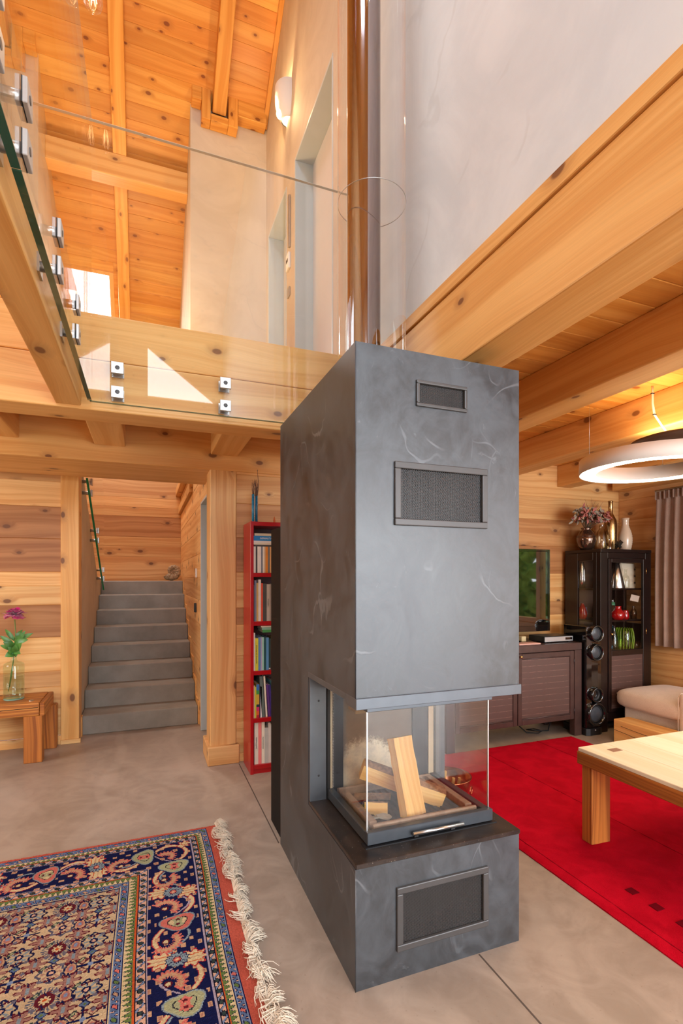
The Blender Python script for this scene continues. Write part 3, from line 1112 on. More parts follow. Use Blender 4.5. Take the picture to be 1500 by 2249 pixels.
# steel side cheeks beside the firebox
cream_gleam = simple('cream_gleam', srgb(206, 190, 160), 0.6)
for nm, mt, spans in (('side_cheek', M['grey_steel'], ((1.245, FX1 - 0.002, 2.028, 0.416, 0.935), (FX0 + 0.003, 0.712, 2.028, 0.416, 0.935))),
                      ('guide_rail', M['rubber'], ((0.714, 0.726, 2.02, 0.416, 0.935), (1.232, 1.243, 2.02, 0.416, 0.935))),
                      ('cream_gleam_strip', cream_gleam, ((0.7272, 0.7365, 2.02, 0.46, 0.93), (1.2045, 1.230, 2.02, 0.46, 0.93)))):  # cream strips; the right one paints a reflection as a solid strip
    for (a, b, y, z0, z1) in spans:
        mb = MB()
        mb.box(a, b, y, 2.046 if nm != 'cream_gleam_strip' else 2.03, z0, z1)
        o = mb.build(nm, mt, fire)
        if nm == 'side_cheek':
            ch = o
for z in (0.52, 0.835):
    mb = MB()
    mb.lathe([(0.0, 0.001), (0.004, 0.001), (0.0045, 0.0)], (0.678, 2.028, z), 10, axis='y')
    mb.build('screw_head', M['dark_steel'], ch)
mb = MB()
for k in range(70):
    z = 0.465 + k * 0.0066
    mb.tube([(0.737, 2.021, z), (0.7425, 2.021, z + 0.003)], 0.0022, 5)
mb.build('gasket_rope', M['satin_steel'], fire)

# firebox lining: back wall and inner sides
mb = MB()
mb.box(0.79, 1.125, 2.035, 2.046, 0.43, 0.935)
o = mb.build('firebox_back', M['soot'], fire, loc=(0.63, 2.035, 0.43))
for (a, b, y) in ((0.745, 0.79, 2.03), (1.125, 1.205, 2.026)):
    mb = MB()
    mb.box(a, b, y, 2.046, 0.43, 0.935)
    mb.build('firebox_side', M['dark_steel'], fire)

# lower door frame, pan with chamotte rim, grate
mb = MB()
mb.box(0.716, 1.242, 1.608, 1.632, 0.422, 0.466)
mb.box(0.716, 0.742, 1.632, 2.03, 0.422, 0.462)
mb.box(1.212, 1.242, 1.632, 2.03, 0.422, 0.462)
mb.build('lower_door_frame', simple('blue_grey_frame_steel', srgb(74, 80, 86), 0.3, 0.4, var=0.12, scale=20), fire, bevel=0.002)
mb = MB()
mb.box(0.705, 1.252, 1.598, 1.64, 0.416, 0.420)
mb.build('frame_shim', M['satin_black'], fire)
mb = MB()
mb.box(0.742, 1.212, 1.632, 2.03, 0.418, 0.432)
mb.build('pan_floor', M['cavity'], fire)
mb = MB()
for (a, b, c, d) in ((0.755, 1.195, 1.645, 1.678), (0.755, 1.195, 1.985, 2.018)):
    mb.prism([(c, 0.43), (d, 0.43), (d, 0.461), (c + 0.006, 0.471), (c, 0.468)], 'x', a, b)
for (a, b) in ((0.755, 0.785), (1.165, 1.195)):
    mb.box(a, b, 1.678, 1.985, 0.43, 0.468)
mb.build('chamotte_rim', M['ceramic'], fire, bevel=0.002)
mb = MB()
for k in range(14):
    x = 0.80 + k * 0.0265
    mb.box(x, x + 0.015, 1.70, 1.97, 0.432, 0.446)
mb.box(0.79, 1.16, 1.69, 1.70, 0.432, 0.444)
mb.box(0.79, 1.16, 1.97, 1.98, 0.432, 0.444)
mb.build('grate', M['grate'], fire, bevel=0.002)
# panes
mb = MB()
mb.box(0.720, 1.236, 1.626, 1.630, 0.464, 0.888)
mb.build('glass_pane', M['stove_glass'], fire)
for x in (0.720, 1.232):
    mb = MB()
    mb.box(x, x + 0.004, 1.6315, 2.022, 0.464, 0.888)
    mb.build('glass_pane', M['stove_glass'], fire)
for x in (0.7195, 1.2315):
    mb = MB()
    mb.box(x, x + 0.005, 1.6255, 1.6305, 0.466, 0.886)
    mb.build('corner_seam', M['satin_steel'], fire)
# pull rod and its two brackets
mb = MB()
mb.tube([(0.886, 1.592, 0.441), (1.098, 1.592, 0.441)], 0.0062, 12)
h = mb.build('handle', M['satin_steel'], fire)
for x in (0.892, 1.045):
    mb = MB()
    mb.box(x, x + 0.016, 1.592, 1.612, 0.428, 0.436)
    mb.build('handle_bracket', M['rubber'], h)

# flue pipe
mb = MB()
PXC, PYC = 0.960, 2.20
mb.tube([(PXC, PYC, FZ), (PXC, PYC, 4.2), (PXC, PYC, 7.9)], 0.079, 64, cap=False)
mb.build('flue_pipe', M['chrome'], fire)
# glass sleeve round the pipe, in two lengths
gs = thing('glass_sleeve', 'clear glass sleeve standing round the polished flue pipe', 'glass guard', (0.987, 2.17, FZ))
for z0, z1 in ((FZ, 3.105), (3.109, 6.6)):
    mb = MB()
    mb.tube([(0.987, 2.17, z0), (0.987, 2.17, z1)], 0.160, 64, cap=False)
    mb.build('sleeve_length', M['guard_glass'], gs)
mb = MB()
mb.tube([(0.987 + 0.160 * math.cos(a), 2.17 + 0.160 * math.sin(a), 3.107) for a in [2 * PI * k / 72 for k in range(73)]], 0.0016, 6)
mb.build('sleeve_rim', M['satin_steel'], gs)


# ------------------------------------------------------------------ firewood
def log_thing(label, p0, p1, sec, roll=0.0, bark=None, group=None, bend=0.0):
    """split log between two points; sec = cross-section polygon"""
    p0, p1 = Vector(p0), Vector(p1)
    d = (p1 - p0)
    q = d.to_track_quat('Z', 'Y') @ Euler((0, 0, roll)).to_quaternion()
    N = len(sec)
    segs = 9
    mb = MB()
    rn = random.random()
    rr = random.Random(int(p0.x * 9999))
    rings = []
    for k in range(segs + 1):
        f = k / segs
        c = p0.lerp(p1, f)
        j = [rr.uniform(-0.0016, 0.0016) for _ in range(N)]
        rings.append([c + q @ Vector((s[0] * (1 + j[i] * 20), s[1] * (1 + j[i] * 20) + bend * math.sin(PI * f), 0)) for i, s in enumerate(sec)])
    L = d.length
    bm_ = MB()
    for k in range(segs):
        dist = 0
        for i in range(N):
            i2 = (i + 1) % N
            w = math.hypot(sec[i2][0] - sec[i][0], sec[i2][1] - sec[i][1])
            tgt = bm_ if (bark and i in bark) else mb
            tgt.poly([rings[k][i], rings[k][i2], rings[k + 1][i2], rings[k + 1][i]],
                     [(L * k / segs, dist), (L * k / segs, dist + w), (L * (k + 1) / segs, dist + w), (L * (k + 1) / segs, dist)], 0.0, rn)
            dist += w
    mb.poly(rings[0][::-1], [(s[0], s[1]) for s in sec][::-1], 0.35, rn)
    mb.poly(rings[-1], [(s[0], s[1]) for s in sec], 0.35, rn)
    if not bark:
        o = mb.build('firewood_log', M['split'], weld=True)
        return tag(o, label, 'firewood', group)
    t = thing('firewood_log', label, 'firewood', tuple(p0), group)
    mb.build('split_wood', M['split'], t)
    bm_.build('bark', M['bark'], t)
    return t


GF = 'firewood in the glass firebox'
log_thing('pale split log standing upright in the firebox', (0.949, 1.712, 0.448), (0.935, 1.80, 0.720),
          [(-0.044, -0.024), (0.024, -0.028), (0.047, -0.010), (0.044, 0.030), (-0.040, 0.034)], roll=0.0, group=GF)
log_thing('split log with bark lying crossways behind the upright log', (0.815, 1.885, 0.585), (1.118, 1.765, 0.470),
          [(-0.030, -0.036), (0.030, -0.036), (0.036, 0.020), (0.016, 0.034), (-0.014, 0.036), (-0.034, 0.022)], roll=0.0, bark=(2, 3, 4), group=GF)
log_thing('small half-round log at the foot of the upright log', (0.790, 1.80, 0.462), (0.868, 1.76, 0.462),
          [(-0.016, -0.030), (0.010, -0.024), (0.026, 0.0), (0.010, 0.024), (-0.016, 0.030)], bark=(1, 2, 3), group=GF)
log_thing('dark bark strip on the grate behind the half-round log', (0.80, 1.93, 0.455), (0.93, 1.86, 0.463),
          [(-0.02, -0.007), (0.02, -0.007), (0.015, 0.007), (-0.016, 0.008)], bark=(2, 3, 1), group=GF)
rc = random.Random(5)
CH = ['pale ash flake left of the grate centre', 'curved bark flake leaning by the half-round log', 'grey ash flake on the front bars of the grate', 'bark flake behind the half-round log']
for k, (x, y, r0, tilt) in enumerate(((0.835, 1.72, 0.030, 0.1), (0.862, 1.83, 0.034, 0.9), (0.80, 1.725, 0.024, 0.2), (0.825, 1.86, 0.03, 0.8))):
    mb = MB()
    n = 9
    R = Matrix.Translation((x, y, 0.455 + 0.012 * (k % 2))) @ Euler((tilt, 0.2, k * 1.3)).to_matrix().to_4x4()
    top = [R @ Vector((r0 * (0.8 + 0.4 * rc.random()) * math.cos(2 * PI * i / n), r0 * 0.62 * (0.8 + 0.4 * rc.random()) * math.sin(2 * PI * i / n), 0.004)) for i in range(n)]
    bot = [p - Vector((0, 0, 0.006)) for p in top]
    mb.poly(top)
    mb.poly(bot[::-1])
    for i in range(n):
        mb.poly([bot[i], bot[(i + 1) % n], top[(i + 1) % n], top[i]])
    tag(mb.build('wood_flake', M['ash'] if k in (0, 2) else M['bark'], weld=True), CH[k], 'wood chip', 'flakes on the fire grate')


# ------------------------------------------------------------------ glass balustrades of the gallery
def clamp(mb_plate, mb_pin, axis, c, a, z, depth, s=0.029):
    pass


def balustrade_along_x(label, y, x0, x1, z0, z1, clamps):
    t = thing('glass_balustrade', label, 'balustrade', ((x0 + x1) / 2, y, z0))
    mb = MB()
    mb.box(x0, x1, y - 0.008, y + 0.008, z0, z1)
    p = mb.build('glass_panel', M['pane'], t)
    mb = MB()
    mb.box(x0, x1, y - 0.0082, y + 0.0082, z0 - 0.002, z0 + 0.0005)
    mb.build('lower_edge', M['green_edge'], p)
    mb = MB()
    mb.box(x0, x1, y - 0.0082, y + 0.0082, z1 - 0.0003, z1 + 0.0006)
    mb.build('upper_edge', M['glass_rim'], p)
    for (x, z) in clamps:
        mb = MB()
        s = 0.029
        mb.box(x - s, x + s, y - 0.020, y - 0.009, z - s, z + s)
        c = mb.build('clamp', M['clamp_face'], t, bevel=0.0015)
        mb = MB()
        mb.tube([(x, y - 0.019, z), (x, 2.85, z)], 0.016, 16)
        mb.box(x - s, x + s, 2.843, 2.850, z - s, z + s)
        mb.build('spacer', M['satin_steel'], c)
        mb = MB()
        mb.lathe([(0.0, 0.0215), (0.005, 0.0215), (0.010, 0.0212), (0.011, 0.0200)], (x, y, z), 16, axis='y')
        mb.build('bolt_head', M['grille'], c)
        mb = MB()
        mb.box(x - s, x + s, y - 0.0092, y - 0.0080, z - s, z + s)
        mb.build('gasket', M['rubber'], c)
    return t


balustrade_along_x('clear glass balustrade in front of the gallery edge logs', 2.80, -0.262, 1.165, 2.233, 3.632,
                   [(-0.136, 2.411), (-0.136, 2.289), (0.400, 2.409), (0.400, 2.287)])

GX = -0.262
ta = thing('glass_balustrade', 'clear glass balustrade with green edge along the side beam', 'balustrade', (GX, 1.2, 2.233))
for (y0, y1) in ((1.276, 2.79), (-1.2, 1.270)):
    mb = MB()
    mb.box(GX - 0.009, GX + 0.009, y0, y1, 2.236, 3.632)
    p = mb.build('glass_panel', M['pane'], ta)
    mb = MB()
    mb.box(GX - 0.0093, GX + 0.0093, y0, y1, 2.233, 2.2365)
    mb.build('lower_edge', M['green_edge'], p)
    mb = MB()
    mb.box(GX - 0.0092, GX + 0.0092, y0, y1, 3.6317, 3.6326)
    mb.build('upper_edge', M['glass_rim'], p)
for y in (0.60, 1.055, 1.30, 1.765, 2.205):
    for z in (2.412, 2.298):
        s = 0.029
        mb = MB()
        mb.box(GX + 0.0105, GX + 0.021, y - s, y + s, z - s, z + s)
        c = mb.build('clamp', M['clamp_face'], ta, bevel=0.0015)
        mb = MB()
        mb.tube([(GX + 0.02, y, z), (-0.305, y, z)], 0.015, 16)
        mb.box(-0.305, -0.298, y - s, y + s, z - s, z + s)
        mb.build('spacer', M['satin_steel'], c)
        mb = MB()
        mb.box(GX + 0.0092, GX + 0.0105, y - s, y + s, z - s, z + s)
        mb.build('gasket', M['rubber'], c)
        mb = MB()
        mb.tube([(GX + 0.020, y, z), (GX + 0.0222, y, z)], 0.009, 14)
        mb.build('bolt_head', M['grille'], c)

# glass guard of the upper stair flight: lower edge climbs towards the front
tg = thing('stair_glass_guard', 'green-edged glass guard sloping above the plastered stair flank', 'balustrade', (-0.47, 5.5, 1.3))
gy0, gz0, gy1, gz1 = 4.77, 2.20, 6.55, 1.22
mb = MB()
mb.prism([(gy0, gz0), (gy1, gz1), (gy1, gz1 + 1.1), (gy0, gz0 + 1.1)], 'x', -0.476, -0.460)
gp = mb.build('glass_panel', M['pane'], tg)
mb = MB()
mb.prism([(gy0, gz0 - 0.004), (gy1, gz1 - 0.004), (gy1, gz1 + 0.001), (gy0, gz0 + 0.001)], 'x', -0.477, -0.459)
mb.build('lower_edge', M['green_edge_bright'], gp)
for y in (5.02, 5.70, 6.40):
    zb = gz0 + (gz1 - gz0) * (y - gy0) / (gy1 - gy0)
    for dz in (0.05, 0.15):
        z = zb + dz
        mb = MB()
        mb.box(-0.459, -0.447, y - 0.028, y + 0.028, z - 0.028, z + 0.028)
        c = mb.build('clamp', M['clamp_face'], tg, bevel=0.0015)
        mb = MB()
        mb.tube([(-0.45, y, z), (-0.53, y, z)], 0.015, 12)
        mb.build('spacer', M['satin_steel'], c)


# ------------------------------------------------------------------ oriental rug: every knot a coloured cell
RUX, RUY = 0.352, 2.825          # corner by the fireplace; u runs to -x, v runs towards the front
KS = 0.0036
RU, RV = 1.30, 1.95
nu, nv = int(RU / KS), int(RV / KS)
uu = (np.arange(nu) + 0.5) * KS
vv = (np.arange(nv) + 0.5) * KS
U, V = np.meshgrid(uu, vv, indexing='ij')


def lin(*c):
    return np.array(srgb(*c)[:3])


C_SALMON, C_BLUE, C_LBLUE = lin(190, 90, 72), lin(92, 112, 146), lin(124, 140, 168)
C_NAVY, C_CREAM, C_PINK = lin(20, 24, 66), lin(212, 188, 142), lin(214, 168, 140)
C_GREEN, C_DGREEN, C_ORANGE = lin(98, 118, 62), lin(52, 66, 62), lin(196, 84, 40)
C_LAV, C_BEIGE, C_MAROON = lin(168, 152, 164), lin(198, 172, 134), lin(96, 26, 38)
C_ROSE, C_TAN, C_GREY, C_BLACK = lin(206, 110, 96), lin(196, 152, 116), lin(132, 146, 152), lin(26, 24, 40)
C_SAGE, C_RED = lin(164, 164, 124), lin(176, 50, 52)
img = np.zeros((nu, nv, 3))
img[:] = C_SALMON
V2 = V + 0.030
D = np.minimum(U, V2)                    # distance from the nearer edge
S = np.where(U < V2, V2, U)              # position along that edge


def put(mask, col):
    img[mask] = col


def inband(a, b):
    return (D >= a) & (D < b)


def blob(cx, cy, x, y, rx, ry, n=0, amp=0.0, ph=0.0):
    """mask of a (petalled) ellipse"""
    dx, dy = (x - cx) / rx, (y - cy) / ry
    r = np.hypot(dx, dy)
    if n:
        r = r / (1 + amp * np.cos(n * np.arctan2(dy, dx) + ph))
    return r


def guard_blue(a, b):
    m = inband(a, b)
    put(m, C_BLUE)
    c = (a + b) / 2
    w = (b - a)
    p = 0.052
    k = np.floor(S / p)
    s = S - (k + 0.5) * p
    odd = (k % 3)
    q = np.abs(s) / 0.012 + np.abs(D - c + (s * 0.5)) / (w * 0.26)
    put(m & (q < 1.25), C_NAVY)
    put(m & (q < 0.9) & (odd == 0), C_ROSE)
    put(m & (q < 0.9) & (odd == 1), C_GREEN)
    put(m & (q < 0.9) & (odd == 2), C_TAN)
    q2 = np.abs(np.abs(s) - 0.019) / 0.0065 + np.abs(D - c - 0.006 * np.sign(s)) / (w * 0.2)
    put(m & (q2 < 1.0), C_NAVY)
    put(m & (q2 < 0.55), C_PINK)
    put(m & ((D < a + 0.0035) | (D > b - 0.0035)), C_NAVY)
    put(m & (((D > a + 0.0035) & (D < a + 0.0070)) | ((D < b - 0.0035) & (D > b - 0.0070))), C_LBLUE)


def guard_green(a, b, flip=False):
    m = inband(a, b)
    put(m, C_CREAM)
    p = 0.021
    x = (D - a) / (b - a)
    if flip:
        x = 1 - x
    s = np.abs((S / p) % 1.0 - 0.5) * 2
    put(m & (x > s * 0.9 - 0.02) & (x > 0.1), C_NAVY)
    put(m & (x > s * 0.9 + 0.10), C_GREEN)


def guard_pink(a, b):
    m = inband(a, b)
    put(m, C_PINK)
    c, w = (a + b) / 2, (b - a)
    p = 0.046
    ph = S / p
    wave = c + 0.30 * w * np.sin(2 * PI * ph)
    put(m & (np.abs(D - wave) < 0.0058), C_BLACK)
    put(m & (np.abs(D - wave) < 0.0036), C_LBLUE)
    s = (ph % 1.0 - 0.5) * p
    r = blob(0, 0, s, D - c, 0.0085, 0.0085)
    put(m & (r < 1.25), C_BLACK)
    put(m & (r < 0.85), C_DGREEN)
    put(m & ((D < a + 0.0032) | (D > b - 0.0032)), C_BLACK)


def dash(a, b, col):
    put(inband(a, b), col)


guard_blue(0.053, 0.088)
guard_green(0.088, 0.111)
dash(0.111, 0.1146, C_ORANGE)
guard_pink(0.1146, 0.141)
dash(0.141, 0.1465, C_LAV)
# main navy border
a, b = 0.1465, 0.346
m = inband(a, b)
put(m, C_NAVY)
P = 0.82
c = (a + b) / 2
s = S % P


def mirror(s0):
    return (s - s0 + P / 2) % P - P / 2


# scrolling cream stem with a red outline
ctr = c + 0.074 * np.sin(4 * PI * S / P + 0.9)
sl = np.abs(D - ctr)
put(m & (sl < 0.0120), C_RED)
put(m & (sl < 0.0080), C_CREAM)
# fine red/grey arabesques
for ph, amp, col in ((2.1, 0.060, C_LAV), (4.0, 0.050, C_GREY)):
    w2 = c + amp * np.sin(6 * PI * S / P + ph)
    put(m & (np.abs(D - w2) < 0.0050) & (np.sin(4 * PI * S / P + ph * 1.7) > 0.3), col)
# little square leaves in rows
sq = 0.030
fx, fy = (S / sq) % 1 - 0.5, ((D - a) / sq) % 1 - 0.5
cell = (np.floor(S / sq) * 7 + np.floor((D - a) / sq) * 13) % 5
put(m & (np.abs(fx) < 0.34) & (np.abs(fy) < 0.26) & (cell < 2), C_TAN)
put(m & (np.abs(fx) < 0.22) & (np.abs(fy) < 0.15) & (cell < 1), lin(170, 120, 100))
for s0 in (0.16, 0.57):
    # daisy palmette with cream acanthus wings across the border
    q = mirror(s0)
    for sg in (-1, 1):
        ax = D - (c + sg * 0.052)
        r = blob(0, 0, q + 0.010 * sg, ax, 0.034, 0.042, 9, 0.20, 1.0)
        put(m & (r < 1.16), C_RED)
        put(m & (r < 1.0), C_CREAM)
        put(m & (np.abs(q + 0.010 * sg) < 0.003) & (r < 0.8), C_TAN)
        put(m & (np.abs(np.abs(q + 0.010 * sg) - 0.016 - 0.12 * np.abs(ax)) < 0.002) & (r < 0.85), C_ORANGE)
    r = blob(0, 0, q, D - c, 0.032, 0.036, 14, 0.10)
    put(m & (r < 1.12), C_NAVY)
    put(m & (r < 1.0), C_GREY)
    th = np.arctan2(D - c, q)
    put(m & (r < 0.95) & (r > 0.45) & (np.cos(14 * th) < -0.75), C_NAVY)
    put(m & (r < 0.42), C_MAROON)
    put(m & (r < 0.32), C_ROSE)
    put(m & (r < 0.14), C_CREAM)
for s0, col, col2 in ((0.365, C_SAGE, C_ROSE), (0.775, C_ROSE, C_SAGE)):
    q = mirror(s0)
    r = blob(0, 0, q, D - c + 0.012, 0.045, 0.060, 3, 0.14, 0.5)
    put(m & (r < 1.22), C_NAVY)
    put(m & (r < 1.10), C_GREY)
    put(m & (r < 1.0), col)
    put(m & (r < 0.62), C_BLACK)
    put(m & (r < 0.55), C_CREAM if col is C_ROSE else col)
    r2 = blob(0, 0, np.abs(q) - 0.014, D - c + 0.012, 0.014, 0.020, 5, 0.2)
    put(m & (r2 < 1.0), col2)
    put(m & (r2 < 0.4), C_MAROON)
    # curved feathered leaves either side
    for sg in (-1, 1):
        cx = q - sg * 0.100
        rr_ = np.hypot(cx, (D - c - 0.035))
        an = np.arctan2(D - c - 0.035, cx * sg)
        ragged = 0.006 * np.cos(22 * an)
        put(m & (np.abs(rr_ - 0.044) < 0.015 + ragged) & (an > -2.4) & (an < 0.9), C_ROSE)
        put(m & (np.abs(rr_ - 0.042) < 0.008 + ragged * 0.6) & (an > -2.2) & (an < 0.8), C_TAN)
        put(m & (rr_ < 0.014), C_MAROON)
        put(m & (rr_ < 0.009), C_CREAM)
dash(0.346, 0.351, C_LAV)
guard_pink(0.351, 0.386)
dash(0.386, 0.391, C_ORANGE)
guard_green(0.391, 0.424, True)
guard_blue(0.424, 0.460)
# field: offset lattice of rosettes, hearts, star flowers and sprigs on beige
m = D >= 0.460
put(m, C_BEIGE)
x, y = (U - 0.46) / 1.2, (V2 - 0.46) / 1.2
for (px, py, ox, oy, kind) in ((0.20, 0.20, 0.16, 0.06, 'dark'), (0.20, 0.20, 0.06, 0.06, 'lattice'), (0.20, 0.20, 0.06, 0.16, 'red'), (0.20, 0.20, 0.16, 0.16, 'lattice2'),
                               (0.10, 0.10, 0.01, 0.01, 'star'), (0.20, 0.10, 0.11, 0.06, 'heart'), (0.10, 0.20, 0.06, 0.11, 'bud'),
                               (0.05, 0.05, 0.036, 0.036, 'dot'), (0.05, 0.05, 0.012, 0.036, 'sprig'), (0.10, 0.10, 0.085, 0.035, 'leaf')):
    dx = (x - ox + px / 2) % px - px / 2
    dy = (y - oy + py / 2) % py - py / 2
    th = np.arctan2(dy, dx)
    r = np.hypot(dx, dy)
    if kind == 'dark':
        put(m & (r < 0.044) & (np.cos(26 * th) > -0.1) & (r > 0.022), lin(96, 96, 110))
        put(m & (r < 0.025), C_MAROON)
        put(m & (r < 0.013 * (1 + 0.25 * np.cos(8 * th))), C_CREAM)
        put(m & (r < 0.005), C_ORANGE)
    elif kind in ('lattice', 'lattice2'):
        rim = np.abs(r - 0.034 * (1 + 0.12 * np.cos(8 * th)))
        put(m & (rim < 0.0038), C_NAVY if kind == 'lattice' else lin(80, 78, 96))
        put(m & (r < 0.028) & (np.cos(8 * th) > 0.3) & (r > 0.012), C_GREY if kind == 'lattice' else lin(170, 128, 110))
        put(m & (r < 0.012), C_NAVY)
        put(m & (r < 0.006), C_PINK)
    elif kind == 'red':
        q = np.abs(np.abs(dx) - 0.022) / 0.018 + np.abs(np.abs(dy) - 0.020) / 0.016
        put(m & (q < 1.05), lin(90, 44, 52))
        put(m & (q < 0.72), C_BEIGE)
        put(m & (q < 0.4), lin(176, 110, 98))
        put(m & (np.minimum(np.abs(dx), np.abs(dy)) < 0.0035) & (r < 0.038), C_NAVY)
        put(m & (r < 0.008), C_LBLUE)
    elif kind == 'star':
        f = 0.021 * (1 + 0.42 * np.cos(6 * th))
        put(m & (r < f * 1.18), C_MAROON)
        put(m & (r < f), lin(156, 112, 100))
        put(m & (np.abs(dx) < 0.0045) & (np.abs(dy) < 0.011), C_GREY)
    elif kind == 'heart':
        h = np.hypot(dx / 0.016, (dy - 0.35 * np.abs(dx)) / 0.022)
        put(m & (h < 1.25) & (np.cos(30 * th) > -0.6), C_NAVY)
        put(m & (h < 0.92), C_TAN)
        put(m & (h < 0.66), lin(172, 110, 98))
        put(m & (h < 0.36), C_LBLUE)
    elif kind == 'bud':
        q = np.abs(dx) / 0.015 + np.abs(dy) / 0.013
        put(m & (q < 1.15), C_NAVY)
        put(m & (q < 0.8), C_BLUE)
        put(m & (q < 0.35), C_GREEN)
    elif kind == 'dot':
        put(m & (r < 0.0062), lin(110, 104, 116))
    elif kind == 'sprig':
        put(m & (np.abs(dy - 0.35 * dx) < 0.0028) & (np.abs(dx) < 0.014), C_MAROON)
        put(m & (np.abs(dx + 0.4 * dy) < 0.0022) & (np.abs(dy) < 0.009), C_NAVY)
    else:
        q = np.hypot((dx + dy) / 0.018, (dx - dy) / 0.007)
        put(m & (q < 1.1), C_DGREEN)
        put(m & (q < 0.6), C_SAGE)
put(m & (D < 0.4645), C_NAVY)
put((D < 0.460) & (D > 0.4565), C_CREAM)
# knot to knot unevenness and slow fading (abrash)
img *= (1 + rng.normal(0, 0.07, (nu, nv, 1)))
img *= (1 + 0.06 * np.sin(V * 23)[:, :, None])
img = np.clip(img * 0.80, 0.001, 1)
HT = 0.009
gx, gy = np.meshgrid(np.arange(nu + 1), np.arange(nv + 1), indexing='ij')
bow = 0.006 * np.sin(gy * KS * 5.0)
px = RUX - gx * KS + bow * np.exp(-gx * KS * 1.5)
py = RUY - gy * KS
pz = np.full_like(px, HT) + rng.normal(0, 0.0005, px.shape)
pz[0, :] = pz[:, 0] = HT * 0.5
verts = np.stack([px, py, pz], -1).reshape(-1, 3)
i, j = np.meshgrid(np.arange(nu), np.arange(nv), indexing='ij')
q = (i * (nv + 1) + j)
quads = np.stack([q, q + 1, q + nv + 2, q + nv + 1], -1).reshape(-1, 4)
# flat underside and sides
nb = len(verts)
ring = [(0, 0), (nu, 0), (nu, nv), (0, nv)]
me = bpy.data.meshes.new('oriental_rug')
side_v, side_f = [], []
for (a_, b_), (c_, d_) in zip(ring, ring[1:] + ring[:1]):
    k0, k1 = a_ * (nv + 1) + b_, c_ * (nv + 1) + d_
    n0 = nb + len(side_v)
    side_v += [(verts[k0][0], verts[k0][1], 0.0), (verts[k1][0], verts[k1][1], 0.0), tuple(verts[k0]), tuple(verts[k1])]
    side_f.append((n0, n0 + 1, n0 + 3, n0 + 2))
allv = np.concatenate([verts, np.array(side_v)])
me.from_pydata((allv - np.array([-0.3, 1.85, 0])).tolist(), [], quads.tolist() + side_f)
ca = me.attributes.new('knot', 'FLOAT_COLOR', 'FACE')
cols = np.ones((len(quads) + len(side_f), 4), dtype=np.float32)
cols[:len(quads), :3] = img.reshape(-1, 3)
cols[len(quads):, :3] = C_SALMON
ca.data.foreach_set('color', cols.ravel())
me.materials.append(M['knot'])
rug = bpy.data.objects.new('oriental_rug', me)
COL.objects.link(rug)
rug.location = (-0.3, 1.85, 0)
tag(rug, 'oriental rug with navy floral border, salmon edge and ivory fringe', 'rug')
# fringe: bunches of loose ends along the edge beside the fireplace
mb = MB()
rf = random.Random(21)
y = 2.83
while y > 0.9:
    lean = rf.uniform(-0.9, 0.9)
    L0 = rf.uniform(0.045, 0.078)
    fold = rf.random() < 0.35
    n_ = 46
    for k in range(n_):
        y0 = y + rf.uniform(-0.024, 0.024)
        x0 = RUX - 0.002 + 0.006 * math.sin((RUY - y0) * 5.0)
        L = L0 * rf.uniform(0.55, 1.15)
        an = lean * 0.75 + rf.gauss(0, 0.30)
        hz = rf.uniform(0.004, 0.030)
        pts = []
        for q_ in range(5):
            f = q_ / 4
            a2 = an + (1.9 * f if fold else 0.3 * f) * (1 if lean > 0 else -1) * 0.6
            pts.append((x0 + L * f * math.cos(a2), y0 + L * f * math.sin(a2), 0.005 + hz * math.sin(PI * min(1, f * 0.95)) + rf.uniform(0, 0.003)))
        if fold and rf.random() < 0.4:
            pts = [(2 * x0 - p[0] if q_ > 1 else p[0], p[1], p[2] + 0.008) for q_, p in enumerate(pts)]
        mb.tube(pts, [0.0013, 0.0015, 0.0015, 0.0013, 0.0006], 4, cap=False, smooth=False)
    y -= 0.040
fr = mb.build('fringe', M['fringe'], rug)
fr['kind'] = 'stuff'
fr['label'] = 'tangled ivory wool fringe'

# ------------------------------------------------------------------ red rug
mb = MB()
X0, X1, Y0, Y1, H = 1.735, 3.385, 0.30, 3.335, 0.014
st = 0.022
nx, ny = int((X1 - X0) / st), int((Y1 - Y0) / st)
rr = random.Random(3)
lines_x = (1.790, 1.96)            # channels along the left border
vid = {}
vs, fs, tn = [], [], []
for i in range(nx + 1):
    for j in range(ny + 1):
        x, y = X0 + (X1 - X0) * i / nx, Y0 + (Y1 - Y0) * j / ny
        z = H + rr.gauss(0, 0.0008)
        if i in (0, nx) or j in (0, ny):
            x += rr.uniform(-0.002, 0.002)
            y += rr.uniform(-0.002, 0.002)
            z = H * 0.35
        vs.append((x, y, z))
for i in range(nx):
    for j in range(ny):
        q = i * (ny + 1) + j
        fs.append((q, q + ny + 1, q + ny + 2, q + 1))
mb.mesh(vs, fs)
b = [(X0, Y0, 0), (X1, Y0, 0), (X1, Y1, 0), (X0, Y1, 0)]
tt = [(X0, Y0, H * 0.35), (X1, Y0, H * 0.35), (X1, Y1, H * 0.35), (X0, Y1, H * 0.35)]
for k in range(4):
    mb.poly([b[k], b[(k + 1) % 4], tt[(k + 1) % 4], tt[k]])
rr_ = mb.build('red_rug', M['red_pile'], loc=(2.5, 1.8, 0))
tag(rr_, 'plain crimson wool rug with small dark squares along its border', 'rug')
for k in range(5):
    mb = MB()
    y = 1.575 - 0.112 * k
    mb.box(1.917, 1.957, y - 0.020, y + 0.020, H - 0.002, H + 0.0022, tone=0.8)
    pt = mb.build('woven_square', M['red_pile'], rr_)
    pt['label'] = 'dark woven square'
for x in (1.788, 2.42, 3.0):
    mb = MB()
    mb.box(x - 0.0018, x + 0.0018, Y0 + 0.02, Y1 - 0.02, H - 0.001, H + 0.0014, tone=0.55)
    mb.build('carved_line', M['red_pile'], rr_)


